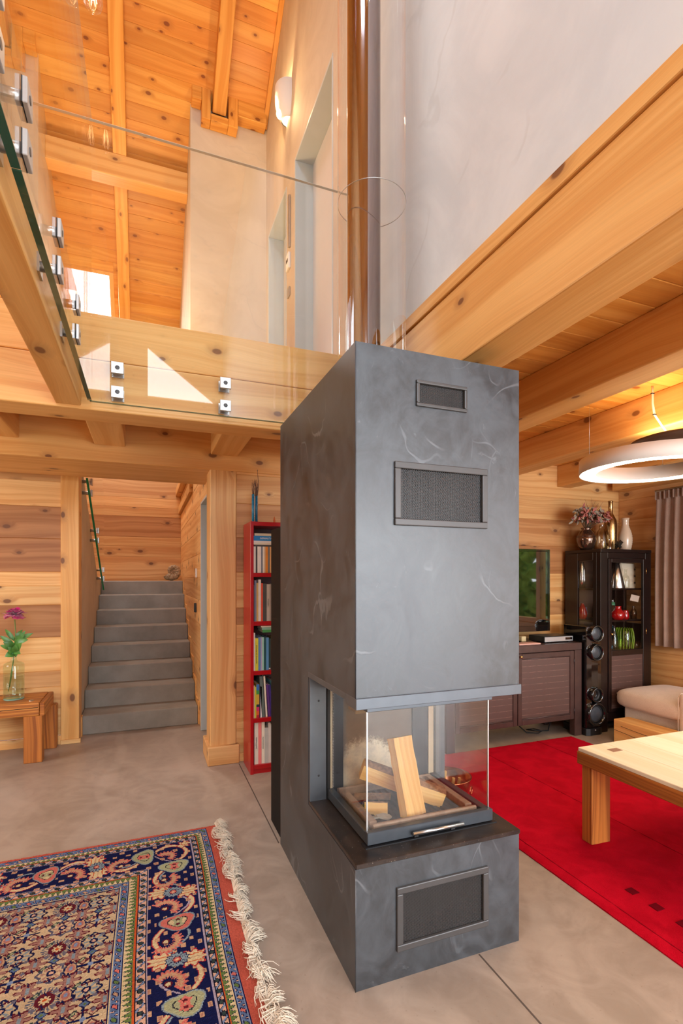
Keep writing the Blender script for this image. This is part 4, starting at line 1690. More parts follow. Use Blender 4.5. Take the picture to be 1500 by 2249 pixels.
# ------------------------------------------------------------------ low antique table on the red rug
t = thing('coffee_table', 'low antique spruce table with thick legs standing on the red rug', 'table', (2.7, 1.3, 0.014))
TX0, TX1, TY0, TY1, TZ = 2.066, 3.35, 0.55, 1.998, 0.485
mb = MB()
w = 0.15
for k in range(7):
    x0 = TX0 + 0.004 + (TX1 - TX0 - 0.008) * k / 7
    x1 = TX0 + 0.004 + (TX1 - TX0 - 0.008) * (k + 1) / 7
    mb.box(x0, x1 - 0.0012, TY0 + 0.004, TY1 - 0.004, TZ - 0.020, TZ, 'y', random.random() * 0.3)
mb.build('table_top', M['antique_top'], t, bevel=0.0025)
mb = MB()
mb.box(TX0, TX0 + 0.06, TY0, TY1, TZ - 0.083, TZ - 0.018, 'y', 0.6, 0.62)
mb.box(TX1 - 0.06, TX1, TY0, TY1, TZ - 0.083, TZ - 0.018, 'y', 0.3)
mb.box(TX0 + 0.06, TX1 - 0.06, TY0, TY0 + 0.06, TZ - 0.083, TZ - 0.018, 'x', 0.3)
mb.box(TX0 + 0.06, TX1 - 0.06, TY1 - 0.06, TY1, TZ - 0.083, TZ - 0.018, 'x', 0.3)
mb.build('apron', M['antique'], t, bevel=0.004, segs=2)
mb = MB()
mb.box(TX0 + 0.11, TX0 + 0.175, TY1 - 0.125, TY1 - 0.085, TZ - 0.002, TZ + 0.0008, 'x', 0.9)
o = mb.build('butterfly_patch', simple('patch_wood', srgb(150, 112, 92), 0.5), t)
o['label'] = 'darker rectangular inlaid patch'
for (x, y) in ((TX0 + 0.018, TY1 - 0.078), (TX1 - 0.145, TY1 - 0.078), (TX0 + 0.018, TY0 + 0.01), (TX1 - 0.145, TY0 + 0.01)):
    mb = MB()
    mb.prism([(x, y + 0.004), (x + 0.006, y), (x + 0.115, y - 0.006), (x + 0.128, y + 0.006), (x + 0.127, y + 0.062), (x + 0.118, y + 0.068), (x + 0.008, y + 0.068), (x, y + 0.060)],
             'z', 0.014, TZ - 0.02, 0.5)
    mb.build('leg', M['antique'], t, bevel=0.002)

# ------------------------------------------------------------------ solid timber block and sofa
mb = MB()
mb.box(3.600, 3.775, 2.42, 3.10, 0.0, 0.195, 'y', 0.0)
o = mb.build('timber_block', M['beam'], bevel=0.008, segs=2, loc=(3.69, 2.76, 0))
tag(o, 'solid squared timber block with drying cracks beside the sofa', 'side table')
mb = MB()
for pts in ([(3.095, 0.108), (2.98, 0.100), (2.86, 0.088), (2.70, 0.070)], [(3.03, 0.15), (2.9, 0.142), (2.75, 0.135)]):
    mb.tube([(3.5995, y, z) for y, z in pts], 0.0016, 4)
mb.build('drying_crack', M['rubber'], o)


def cushion(mb, x0, x1, y0, y1, z0, z1, r, n=7, crown=0.03):
    """rounded, crowned box"""
    N = 18
    vs, fs = [], []

    def sup(u, e=0.22):
        return math.copysign(abs(u) ** e, u)
    A, B = 28, 14
    for j in range(B + 1):
        ph = -PI / 2 + PI * j / B
        for i in range(A):
            th = 2 * PI * i / A
            cx = sup(math.cos(ph), 0.35) * sup(math.cos(th), 0.25)
            cy = sup(math.cos(ph), 0.35) * sup(math.sin(th), 0.25)
            cz = sup(math.sin(ph), 0.5)
            x = (x0 + x1) / 2 + (x1 - x0) / 2 * cx
            y = (y0 + y1) / 2 + (y1 - y0) / 2 * cy
            z = (z0 + z1) / 2 + (z1 - z0) / 2 * cz
            if cz > 0:
                z += crown * (1 - cx * cx) * (1 - cy * cy) * cz
            vs.append((x, y, z))
    for j in range(B):
        for i in range(A):
            fs.append((j * A + i, j * A + (i + 1) % A, (j + 1) * A + (i + 1) % A, (j + 1) * A + i))
    mb.mesh(vs, fs, smooth=True)


t = thing('sofa', 'beige fabric sofa with a long seat end beside the timber block', 'sofa', (4.1, 2.6, 0))
mb = MB()
mb.box(3.86, 4.42, 2.45, 3.22, 0.05, 0.25)
mb.build('base', M['beige_fabric'], t, bevel=0.02, segs=3)
mb = MB()
cushion(mb, 3.80, 4.43, 2.55, 3.29, 0.235, 0.40, 0.06)
c = mb.build('seat_cushion', M['beige_fabric'], t)
mb = MB()
zz = 0.352
mb.tube([(3.808, 2.71, zz), (3.806, 3.18, zz), (3.83, 3.265, zz), (3.90, 3.284, zz), (4.35, 3.284, zz)], 0.0022, 6)
mb.build('piping', M['beige_fabric'], c)
mb = MB()
mb.box(3.80, 4.42, 2.42, 2.70, 0.06, 0.47)
mb.build('armrest', M['beige_fabric'], t, bevel=0.03, segs=4)
mb = MB()
mb.tube([(3.806, 2.700, 0.07), (3.806, 2.700, 0.435), (3.835, 2.700, 0.466), (4.40, 2.700, 0.466)], 0.004, 8)
mb.build('arm_piping', M['beige_fabric'], t)

# ------------------------------------------------------------------ bench with the bottle vase
t = thing('bench', 'rustic honey coloured bench of antique beams by the log wall', 'bench', (-1.2, 4.46, 0))
BZ = 0.44
mb = MB()
mb.box(-1.85, -0.735, 4.27, 4.665, BZ - 0.095, BZ, 'x', 0.05, 0.34)
mb.build('seat', M['antique'], t, bevel=0.006, segs=2)
mb = MB()
mb.box(-0.733, -0.70, 4.272, 4.665, BZ - 0.10, BZ - 0.001, 'y', 0.5)
mb.build('end_board', M['antique'], t, bevel=0.004)
for (x, y) in ((-0.835, 4.272), (-0.79, 4.585), (-1.84, 4.272), (-1.84, 4.585)):
    mb = MB()
    mb.box(x, x + 0.12, y, y + 0.085, 0.0, BZ - 0.094, 'z', 0.65)
    mb.build('leg', M['antique'], t, bevel=0.004)
mb = MB()
mb.tube([(-1.85, 4.269, 0.39), (-1.3, 4.269, 0.384), (-1.0, 4.269, 0.400), (-0.74, 4.269, 0.405)], 0.0022, 4)
mb.build('crack', M['rubber'], t)
mb = MB()
mb.lathe([(0.0, 0.008), (0.010, 0.007), (0.016, 0.003), (0.017, 0.0)], (-0.80, 4.36, BZ), 18)
mb.build('bolt_head', M['satin_steel'], t)

VX, VY, VZ = -0.935, 4.47, BZ
bt = glass_thin('bottle_glass', (0.86, 0.95, 0.91, 1), 1.5)
t = thing('glass_vase', 'pale green glass bottle vase half full of water on the bench', 'vase', (VX, VY, VZ))
prof = [(0.0, 0.002), (0.060, 0.002), (0.069, 0.010), (0.070, 0.03), (0.069, 0.255), (0.066, 0.268), (0.050, 0.280), (0.028, 0.286), (0.020, 0.294), (0.0185, 0.315), (0.020, 0.338), (0.026, 0.344), (0.026, 0.350), (0.019, 0.352)]
mb = MB()
mb.lathe(prof, (VX, VY, VZ), 48)
mb.build('bottle', bt, t)
mb = MB()
mb.lathe([(0.0, 0.012), (0.062, 0.012), (0.066, 0.018), (0.066, 0.176), (0.0, 0.176)], (VX, VY, VZ), 48)
mb.build('water', glass_thin('vase_water', (0.93, 0.96, 0.93, 1), 1.33), t)
mb = MB()
mb.lathe([(0.0, 0.0), (0.066, 0.0), (0.0695, 0.004), (0.068, 0.008), (0.0, 0.008)], (VX, VY, VZ), 48)
mb.build('thick_base', simple('green_glass_base', srgb(126, 160, 140), 0.1), t)
mb = MB()
mb.lathe([(0.0195, 0.346), (0.0262, 0.344), (0.0268, 0.349), (0.0195, 0.352)], (VX, VY, VZ), 40)
mb.build('rim', simple('green_glass_rim', srgb(120, 180, 160), 0.08), t)
# peony
t = thing('peony', 'magenta peony with glossy green leaves standing in the bottle vase', 'flower', (VX, VY, VZ + 0.02))
stem = [(VX - 0.030, VY + 0.01, VZ + 0.09), (VX - 0.012, VY, VZ + 0.20), (VX, VY, VZ + 0.33), (VX + 0.012, VY, VZ + 0.45), (VX + 0.006, VY, VZ + 0.60)]
mb = MB()
mb.tube(stem, 0.0035, 8)
mb.tube([(VX - 0.036, VY, VZ + 0.06), (VX - 0.018, VY, VZ + 0.20), (VX + 0.004, VY - 0.004, VZ + 0.34), (VX + 0.02, VY, VZ + 0.42)], 0.0028, 8)
mb.build('stem', simple('stem_green', srgb(96, 124, 60), 0.5), t)
rp = random.Random(11)
mb = MB()
FC = Vector((VX + 0.004, VY, VZ + 0.632))
for k in range(84):
    th = rp.uniform(0, 2 * PI)
    el = rp.uniform(-0.55, 1.35)
    d = Vector((math.cos(th) * math.cos(el), math.sin(th) * math.cos(el), math.sin(el) * 0.85))
    ln = rp.uniform(0.050, 0.080) * (1.12 if el < 0.3 else 0.85)
    wd = rp.uniform(0.018, 0.028)
    side = d.cross(Vector((0, 0, 1))).normalized()
    up = side.cross(d).normalized()
    vs, fs = [], []
    for a_ in range(5):
        f = a_ / 4
        for b_ in range(4):
            g = b_ / 3 - 0.5
            ww = wd * (0.35 + 1.3 * f - 0.55 * f * f)
            rim = 0.006 * math.sin(g * 14 + k) * f
            p = FC + d * (ln * f + rim) + side * (g * 2 * ww) + up * (0.016 * math.sin(f * 2.4) * (1 - abs(g)) + 0.004 * math.cos(g * 9 + k))
            vs.append(tuple(p))
    for a_ in range(4):
        for b_ in range(3):
            q = a_ * 4 + b_
            fs.append((q, q + 1, q + 5, q + 4))
    mb.mesh(vs, fs, smooth=True)
mb.build('petals', simple('peony_petal', srgb(216, 20, 124), 0.6, var=0.35, scale=60, **{'Sheen Weight': 0.3}), t)


def leaf(mb, base, tip, width, droop=0.02, n=6):
    base, tip = Vector(base), Vector(tip)
    d = tip - base
    side = d.cross(Vector((0.2, -1, 0.3))).normalized()
    up = side.cross(d).normalized()
    vs, fs = [], []
    for k in range(n + 1):
        f = k / n
        w_ = width * math.sin(PI * min(1, f * 0.93 + 0.06)) ** 0.8
        c_ = base + d * f + up * (droop * math.sin(PI * f)) * 1.0
        for g in (-1, 0, 1):
            vs.append(tuple(c_ + side * w_ * g + up * (0.25 * w_ * abs(g))))
    for k in range(n):
        for g in (0, 1):
            q = k * 3 + g
            fs.append((q, q + 1, q + 4, q + 3))
    mb.mesh(vs, fs, smooth=True)


mb = MB()
for (bz, dx, dy, dz, w_) in ((0.40, -0.085, -0.03, 0.085, 0.020), (0.40, 0.075, -0.02, 0.115, 0.020), (0.43, 0.125, -0.01, 0.065, 0.020), (0.42, 0.10, -0.05, 0.03, 0.022),
                             (0.38, -0.06, -0.05, 0.06, 0.026), (0.36, 0.06, -0.06, 0.07, 0.026), (0.35, -0.05, -0.05, -0.02, 0.026), (0.36, 0.05, -0.05, -0.015, 0.024),
                             (0.44, -0.06, 0.0, 0.09, 0.016), (0.34, -0.03, -0.05, 0.06, 0.026), (0.34, 0.02, -0.06, 0.08, 0.026), (0.37, -0.09, 0.0, 0.04, 0.018),
                             (0.45, 0.05, 0.02, 0.07, 0.015), (0.33, -0.045, -0.03, 0.02, 0.020), (0.40, 0.11, 0.0, 0.09, 0.014), (0.33, 0.035, -0.04, 0.03, 0.022)):
    bs = (VX + 0.003, VY, VZ + bz)
    leaf(mb, bs, (bs[0] + dx, bs[1] + dy, bs[2] + dz), w_, 0.012)
mb.build('leaves', simple('peony_leaf', srgb(84, 138, 58), 0.38, var=0.35, scale=30), t)

# ------------------------------------------------------------------ red bookcase
t = thing('bookcase', 'tall narrow red lacquered bookcase between the post and the fireplace', 'bookcase', (0.86, 3.62, 0))
SX0, SX1, SY0, SY1, SZ = 0.668, 1.068, 3.475, 3.74, 1.745
mb = MB()
mb.box(SX0, SX0 + 0.022, SY0, SY1, 0.0, SZ)
mb.build('side_panel', M['red_lacquer'], t, bevel=0.001)
mb = MB()
mb.box(SX1 - 0.022, SX1, SY0, SY1, 0.0, SZ)
mb.build('side_panel', M['red_lacquer'], t, bevel=0.001)
mb = MB()
mb.box(SX0 + 0.022, SX1 - 0.022, SY1 - 0.008, SY1, 0.07, SZ)
mb.build('back_panel', simple('dark_red_back', srgb(60, 14, 14), 0.6), t)
mb = MB()
mb.box(SX0 + 0.022, SX1 - 0.022, SY0 + 0.004, SY1 - 0.01, SZ - 0.028, SZ)
mb.build('top_board', M['red_lacquer'], t, bevel=0.001)
SHZ = [0.062, 0.384, 0.712, 1.054, 1.391]
for z in SHZ:
    mb = MB()
    mb.box(SX0 + 0.022, SX1 - 0.022, SY0 + 0.003, SY1 - 0.01, z - 0.029, z)
    mb.build('shelf', M['red_lacquer'], t, bevel=0.001)
mb = MB()
mb.box(SX0 + 0.022, SX1 - 0.022, SY0 + 0.012, SY0 + 0.028, 0.0, 0.034)
mb.build('plinth', M['red_lacquer'], t)

BOOKM = {}


def bookmat(c):
    if c not in BOOKM:
        BOOKM[c] = simple('book_cover_%d' % len(BOOKM), srgb(*c), 0.45, var=0.06, scale=20)
    return BOOKM[c]


PAGES = simple('page_block', srgb(226, 216, 196), 0.85, var=0.08, scale=90)
INK_D = simple('dark_print', srgb(30, 28, 30), 0.6)
INK_W = simple('white_print', srgb(236, 234, 230), 0.6)
INK_R = simple('red_print', srgb(190, 40, 40), 0.6)


def book(label, x, w, h, d, z, col, group, text=None, ink='d', lean=0.0, ts=0.6, bands=(), y0=None, flat=False, len_=0.2):
    """upright book with its spine to the front; flat=True lays it on its side"""
    y0 = SY0 + 0.020 if y0 is None else y0
    t = thing('book', label, 'book', (x + w / 2, y0 + d / 2, z), group)
    X, Y, Z0 = x, y0, z
    c = 0.0022
    mb = MB()
    if not flat:
        mb.box(X, X + w, Y, Y + c, Z0, Z0 + h)
        mb.box(X, X + c, Y + c, Y + d, Z0, Z0 + h)
        mb.box(X + w - c, X + w, Y + c, Y + d, Z0, Z0 + h)
    else:
        mb.box(X, X + len_, Y, Y + c, Z0, Z0 + w)
        mb.box(X, X + len_, Y + c, Y + d, Z0, Z0 + c)
        mb.box(X, X + len_, Y + c, Y + d, Z0 + w - c, Z0 + w)
    mb.build('cover', bookmat(col), t)
    mb = MB()
    if not flat:
        mb.box(X + c, X + w - c, Y + c, Y + d - 0.003, Z0 + 0.003, Z0 + h - 0.003)
    else:
        mb.box(X + 0.003, X + len_ - 0.003, Y + c, Y + d - 0.003, Z0 + c, Z0 + w - c)
    mb.build('pages', PAGES, t)
    for i, (f0, f1, bc) in enumerate(bands):
        mb = MB()
        if not flat:
            mb.box(X + 0.0004, X + w - 0.0004, Y - 0.0004, Y, Z0 + h * f0, Z0 + h * f1)
        else:
            mb.box(X + len_ * f0, X + len_ * f1, Y - 0.0004, Y, Z0 + 0.0004, Z0 + w - 0.0004)
        b = mb.build('spine_band', bookmat(bc), t)
    if text:
        mat = {'d': INK_D, 'w': INK_W, 'r': INK_R}[ink]
        if flat:
            text_mesh('spine_title', text, w * ts, mat, t, (X + len_ * 0.45, Y - 0.0008, Z0 + w / 2), (PI / 2, 0, 0))
        else:
            text_mesh('spine_title', text, w * ts, mat, t, (X + w / 2, Y - 0.0008, Z0 + h / 2), (PI / 2, -PI / 2, 0))
    if lean:
        t.rotation_euler = (0, lean, 0)
        t.location.z += abs(math.sin(lean)) * w * 0.5
    return t


GB = ['books on the top shelf of the red bookcase', 'books on the second shelf of the red bookcase', 'books on the third shelf of the red bookcase',
      'books on the fourth shelf of the red bookcase', 'books on the bottom shelf of the red bookcase']
XB = SX0 + 0.0235
# top shelf: a row of paperbacks, four books lying on them
row = [(0.017, (226, 222, 212), None, 'd', 'white paperback at the start of the top shelf row'),
       (0.012, (70, 66, 64), None, 'w', 'thin dark paperback between two white ones on the top shelf'),
       (0.013, (232, 228, 220), None, 'd', 'white paperback beside the thin dark one on the top shelf'),
       (0.013, (228, 224, 222), None, 'd', 'plain white paperback before the slate blue one on the top shelf'),
       (0.011, (112, 120, 138), None, 'w', 'slate blue paperback in the top shelf row'),
       (0.013, (230, 226, 216), None, 'd', 'white paperback between the slate blue and tan ones'),
       (0.010, (206, 164, 116), None, 'd', 'tan paperback beside the orange one on the top shelf'),
       (0.013, (224, 140, 44), None, 'd', 'bright orange paperback in the top shelf row'),
       (0.015, (120, 116, 112), None, 'd', 'grey paperback after the orange one on the top shelf'),
       (0.012, (222, 178, 120), None, 'd', 'pale orange paperback behind the black steel shelf edge'),
       (0.016, (150, 146, 140), None, 'd', 'grey paperback at the fireplace end of the top shelf'),
       (0.020, (220, 214, 200), None, 'd', 'cream paperback last in the top shelf row')]
x = XB
for w, c, tx, ink, lb in row:
    book(lb, x, w - 0.0006, 0.183, 0.14, SHZ[4], c, GB[0], tx, ink, ts=0.62)
    x += w
zz = SHZ[4] + 0.1835
for w, c, tx, ink, lb, ln in ((0.012, (66, 62, 60), None, 'w', 'thin dark book lowest of the flat pile in the bookcase', 0.20),
                              (0.015, (222, 216, 200), None, 'd', 'cream book second from the bottom of the flat pile', 0.21),
                              (0.013, (228, 226, 224), None, 'd', 'white book under the blue one in the flat pile', 0.22),
                              (0.034, (26, 126, 196), 'GENIALITA V', 'w', 'thick bright blue book lying flat in the pile', 0.21),
                              (0.018, (206, 196, 172), None, 'd', 'beige book on top of the flat pile under the bookcase top', 0.20)):
    book(lb, XB + 0.002 + (0.006 if ln < 0.21 else 0.0), w - 0.0006, 0.2, 0.16, zz, c, GB[0], tx, ink, flat=True, len_=ln, ts=0.52)
    zz += w
# second shelf
x = XB
for w, h, c, tx, ink, lb in ((0.008, 0.250, (60, 60, 66), None, 'w', 'thin charcoal book first on the second shelf'),
                             (0.014, 0.285, (120, 124, 148), None, 'w', 'slate violet book near the start of the second shelf'),
                             (0.013, 0.266, (208, 166, 100), None, 'd', 'straw coloured book on the second shelf'),
                             (0.019, 0.290, (226, 222, 218), None, 'd', 'tall white book on the second shelf'),
                             (0.014, 0.264, (214, 80, 52), None, 'w', 'vermilion book on the second shelf'),
                             (0.026, 0.262, (74, 74, 76), None, 'w', 'wide charcoal book on the second shelf'),
                             (0.022, 0.258, (186, 184, 180), 'ALBERTINA', 'd', 'silver grey book with spaced capitals on the second shelf'),
                             (0.016, 0.258, (150, 144, 142), None, 'd', 'mid grey book beside the silver grey one on the second shelf'),
                             (0.016, 0.255, (198, 190, 176), None, 'd', 'stone coloured book by the steel shelf edge'),
                             (0.022, 0.262, (226, 222, 206), None, 'd', 'ivory book last on the second shelf')):
    book(lb, x, w - 0.0006, h, 0.19, SHZ[3], c, GB[1], tx, ink, ts=0.5)
    x += w
# third shelf
x = XB
for w, h, c, tx, ink, lb, bands in ((0.013, 0.262, (222, 218, 208), None, 'd', 'tall white book first on the third shelf', ()),
                                    (0.022, 0.224, (216, 206, 60), 'HUMANS OF PRAGUE', 'd', 'yellow book with large black capitals on the third shelf', ()),
                                    (0.016, 0.230, (92, 136, 190), None, 'w', 'cornflower blue book beside the yellow one', ()),
                                    (0.011, 0.230, (166, 164, 200), None, 'w', 'lilac book on the third shelf', ()),
                                    (0.012, 0.230, (160, 212, 198), None, 'd', 'mint green book on the third shelf', ()),
                                    (0.016, 0.226, (30, 82, 92), None, 'w', 'dark teal book on the third shelf', ()),
                                    (0.019, 0.226, (90, 150, 206), None, 'w', 'sky blue book on the third shelf', ()),
                                    (0.012, 0.220, (28, 66, 70), None, 'w', 'thin blackish teal book with a pale foot on its spine', ((0.02, 0.06, (224, 224, 220)),)),
                                    (0.020, 0.215, (66, 54, 48), None, 'w', 'brown black book by the steel shelf edge', ()),
                                    (0.022, 0.222, (206, 186, 90), None, 'd', 'mustard book last on the third shelf', ())):
    book(lb, x, w - 0.0006, h, 0.19, SHZ[2], c, GB[2], tx, ink, ts=0.62 if 'HUMANS' in (tx or '') else 0.5, bands=bands)
    x += w
for k, (w, c, lb, x0, ln) in enumerate(((0.018, (70, 152, 84), 'green book lying flat on the third shelf row', 0.756, 0.20), (0.018, (140, 190, 176), 'mint book lying flat above the green one', 0.752, 0.20),
                                        (0.010, (236, 230, 216), 'cream booklet lying flat under the shelf board', 0.745, 0.20))):
    book(lb, x0, w - 0.0006, 0.2, 0.17, SHZ[2] + 0.2625 + 0.0186 * k, c, GB[2], None, flat=True, len_=ln)
# fourth shelf
x = XB
for w, h, c, tx, ink, lb, ln, bands in (
        (0.011, 0.225, (206, 190, 158), None, 'd', 'sand coloured book first on the fourth shelf', 0.0, ()),
        (0.010, 0.215, (206, 200, 56), None, 'd', 'lemon yellow thin book on the fourth shelf', 0.0, ()),
        (0.021, 0.232, (210, 170, 60), None, 'd', 'rainbow striped book on the fourth shelf', 0.0,
         ((0.0, 0.08, (180, 30, 50)), (0.08, 0.2, (220, 90, 50)), (0.2, 0.32, (210, 40, 110)), (0.32, 0.4, (20, 50, 70)), (0.7, 0.82, (60, 150, 70)), (0.82, 1.0, (50, 110, 190)))),
        (0.008, 0.220, (40, 36, 64), None, 'w', 'thin night blue book beside the striped one', 0.0, ()),
        (0.010, 0.214, (226, 222, 226), None, 'd', 'thin white book before the grey green one', 0.0, ()),
        (0.022, 0.286, (98, 112, 112), None, 'w', 'tall grey green book leaning on the fourth shelf', -0.06, ()),
        (0.012, 0.286, (236, 228, 216), None, 'd', 'tall ivory book leaning beside the grey green one', -0.06, ()),
        (0.015, 0.226, (90, 52, 132), None, 'w', 'violet book leaning on the fourth shelf', -0.07, ()),
        (0.015, 0.222, (60, 44, 128), None, 'w', 'indigo book leaning on the fourth shelf', -0.07, ()),
        (0.018, 0.250, (96, 156, 176), None, 'w', 'pale teal book by the steel shelf edge', -0.05, ()),
        (0.020, 0.240, (226, 218, 200), None, 'd', 'parchment book last on the fourth shelf', 0.0, ())):
    book(lb, x, w - 0.0006, h, 0.19, SHZ[1], c, GB[3], tx, ink, ts=0.45, bands=bands, lean=ln)
    x += w + (0.006 if ln and h > 0.27 else 0.001 if ln else 0)
# bottom shelf
x = XB + 0.008
for w, h, c, tx, ink, lb in ((0.027, 0.296, (226, 214, 200), 'Josef Koudelka', 'd', 'cream book with bold black name on the bottom shelf'),
                             (0.023, 0.292, (236, 128, 128), None, 'w', 'salmon pink book on the bottom shelf'),
                             (0.022, 0.288, (232, 226, 212), 'DAS KAMASUTRA', 'd', 'ivory book with thin capitals on the bottom shelf'),
                             (0.026, 0.246, (186, 188, 188), None, 'd', 'shorter light grey book on the bottom shelf'),
                             (0.016, 0.280, (214, 210, 208), None, 'd', 'pearl white book by the steel shelf edge'),
                             (0.014, 0.270, (200, 200, 198), None, 'd', 'pale grey thin book on the bottom shelf'),
                             (0.020, 0.285, (40, 124, 170), None, 'w', 'deep blue book last on the bottom shelf')):
    book(lb, x, w - 0.0006, h, 0.19, SHZ[0], c, GB[4], tx, ink, ts=0.5)
    x += w

# beaded figurine on the bookcase
t = thing('beaded_figure', 'pair of tall blue beaded sticks with feather tops on the red bookcase', 'ornament', (0.716, 3.56, SZ))
blue = simple('turquoise_beads', srgb(40, 130, 170), 0.25, var=0.3, scale=80)
silver = simple('silver_beads', srgb(190, 186, 180), 0.25, 0.7)
mb = MB()
for (x, y) in ((0.703, 3.56), (0.729, 3.57)):
    mb.tube([(x, y, SZ), (x, y, SZ + 0.20)], [0.0105, 0.0095], 14)
mb.build('stick', blue, t)
for (x, y) in ((0.710, 3.548), (0.7345, 3.556)):
    mb = MB()
    for k in range(28):
        z = SZ + 0.004 + k * 0.0070
        mb.lathe([(0.0, -0.0032), (0.003, -0.002), (0.0036, 0.0), (0.003, 0.002), (0.0, 0.0032)], (x, y, z), 8)
    mb.build('bead_string', silver, t)
mb = MB()
rq = random.Random(2)
for k in range(26):
    x = 0.705 + rq.uniform(-0.006, 0.03)
    mb.tube([(x, 3.56, SZ + 0.19), (x + rq.uniform(-.006, .006), 3.56, SZ + 0.24), (x + rq.uniform(-.014, .012), 3.56 + rq.uniform(-.01, .01), SZ + rq.uniform(0.27, 0.31))], [0.002, 0.0014, 0.0004], 4)
mb.tube([(0.735, 3.56, SZ + 0.2), (0.742, 3.56, SZ + 0.28), (0.733, 3.56, SZ + 0.36), (0.734, 3.56, SZ + 0.375)], [0.003, 0.0022, 0.0016, 0.003], 6)
mb.build('feather_top', simple('brown_feather', srgb(120, 86, 66), 0.8, var=0.4, scale=60), t)
mb = MB()
mb.lathe([(0.0, 0.0), (0.007, 0.001), (0.008, 0.02), (0.003, 0.045), (0.0, 0.05)], (0.853, 3.55, SZ), 10)
tag(mb.build('small_figure', simple('orange_clay', srgb(190, 96, 40), 0.6)), 'small orange clay figure on the bookcase behind the fireplace edge', 'ornament')

# black steel shelf standing behind the fireplace
t = thing('steel_shelf', 'narrow black steel shelf unit directly behind the grey fireplace', 'shelf', (0.92, 2.69, 0))
for x in (0.652, 1.20):
    mb = MB()
    mb.box(x, x + 0.006, 2.585, 2.79, 0.0, 1.62)
    mb.build('side_plate', M['black_steel'], t, bevel=0.001)
for z in (0.002, 0.42, 0.82, 1.22, 1.612):
    mb = MB()
    mb.box(0.658, 1.20, 2.59, 2.785, z, z + 0.006)
    mb.build('shelf_plate', M['black_steel'], t)

# ammonite on the landing
t_ = simple('fossil_stone', srgb(176, 150, 116), 0.7, var=0.45, scale=50)
mb = MB()
vs, fs = [], []
NA, NB = 150, 16
AC = Vector((0.335, 7.25, 1.32 + 0.125))
for i in range(NA + 1):
    th = i / NA * 2 * PI * 2.6
    gro = math.exp(0.150 * (th - 2 * PI * 2.6))
    R_ = 0.098 * gro
    tr = 0.050 * gro * (1 + 0.10 * math.cos(th * 11)) + 0.003
    c_ = Vector((math.cos(-th + 1.2) * R_, 0, math.sin(-th + 1.2) * R_))
    rad = c_.normalized()
    for j in range(NB):
        a_ = 2 * PI * j / NB
        vs.append(tuple(AC + c_ + rad * math.cos(a_) * tr + Vector((0, 1, 0)) * math.sin(a_) * tr * 0.85))
for i in range(NA):
    for j in range(NB):
        fs.append((i * NB + j, i * NB + (j + 1) % NB, (i + 1) * NB + (j + 1) % NB, (i + 1) * NB + j))
fs.append(tuple(NA * NB + j for j in range(NB)))
mb.mesh(vs, fs, smooth=True)
o = mb.build('ammonite', t_, loc=tuple(AC))
zmin = min(v.co.z for v in o.data.vertices)
o.location.z = 1.32 - zmin
tag(o, 'large ribbed ammonite fossil at the top of the stairs', 'fossil')


# ------------------------------------------------------------------ television console
t = thing('console', 'dark wood television console with woven door panels', 'sideboard', (2.83, 3.54, 0))
CX0, CX1, CY0, CY1, CZ = 2.15, 3.510, 3.34, 3.75, 0.80
mb = MB()
mb.box(CX0, CX1, CY0 - 0.002, CY1, CZ - 0.062, CZ, 'x')
mb.build('top_board', M['espresso_frame'], t, bevel=0.003)
for x0 in (CX0, CX1 - 0.078):
    mb = MB()
    mb.box(x0, x0 + 0.078, CY0, CY0 + 0.06, 0.0, CZ - 0.062, 'z')
    mb.build('leg', M['espresso_frame'], t, bevel=0.003)
    mb = MB()
    mb.box(x0, x0 + 0.078, CY1 - 0.06, CY1, 0.0, CZ - 0.062, 'z')
    mb.build('leg', M['espresso_frame'], t, bevel=0.003)
mb = MB()
mb.box(CX0 + 0.02, CX1 - 0.02, CY0 + 0.03, CY1 - 0.01, 0.15, CZ - 0.062)
mb.build('carcass', M['espresso'], t)
dw = (CX1 - CX0 - 0.156 - 0.012) / 2
for k in range(2):
    x0 = CX0 + 0.078 + 0.003 + k * (dw + 0.006)
    x1 = x0 + dw
    z0, z1 = 0.145, CZ - 0.068
    mb = MB()
    f = 0.042
    for p in ((x0, x0 + f, z0, z1), (x1 - f, x1, z0, z1), (x0 + f, x1 - f, z0, z0 + f), (x0 + f, x1 - f, z1 - f, z1)):
        mb.box(p[0], p[1], CY0 + 0.004, CY0 + 0.026, p[2], p[3])
    d = mb.build('door', M['espresso_frame'], t, bevel=0.003)
    mb = MB()
    mb.box(x0 + f, x1 - f, CY0 + 0.014, CY0 + 0.022, z0 + f, z1 - f)
    mb.build('woven_panel', M['woven'], d)
    for zq, rq_ in ((z0 + f + 0.006, 0.006), (z1 - f - 0.004, 0.004)):
        mb = MB()
        mb.tube([(x0 + f, CY0 + 0.010, zq), (x1 - f, CY0 + 0.010, zq)], rq_, 8)
        mb.build('panel_moulding', M['espresso_frame'], d)
    kx = x0 + f * 0.5 if k else x1 - f * 0.5
    mb = MB()
    mb.lathe([(0.004, 0.0), (0.005, 0.008), (0.011, 0.013), (0.012, 0.019), (0.008, 0.024), (0.0, 0.025)], (kx, CY0 + 0.005, z1 - 0.022), 16, axis='y')
    mb.build('knob', M['brass'], d)
    hx = x1 - 0.001 if k else x0 + 0.001
    for z in (z0 + 0.07, z1 - 0.09):
        mb = MB()
        mb.tube([(hx, CY0 + 0.003, z - 0.02), (hx, CY0 + 0.003, z + 0.02)], 0.004, 8)
        mb.build('hinge', M['satin_black'], d)

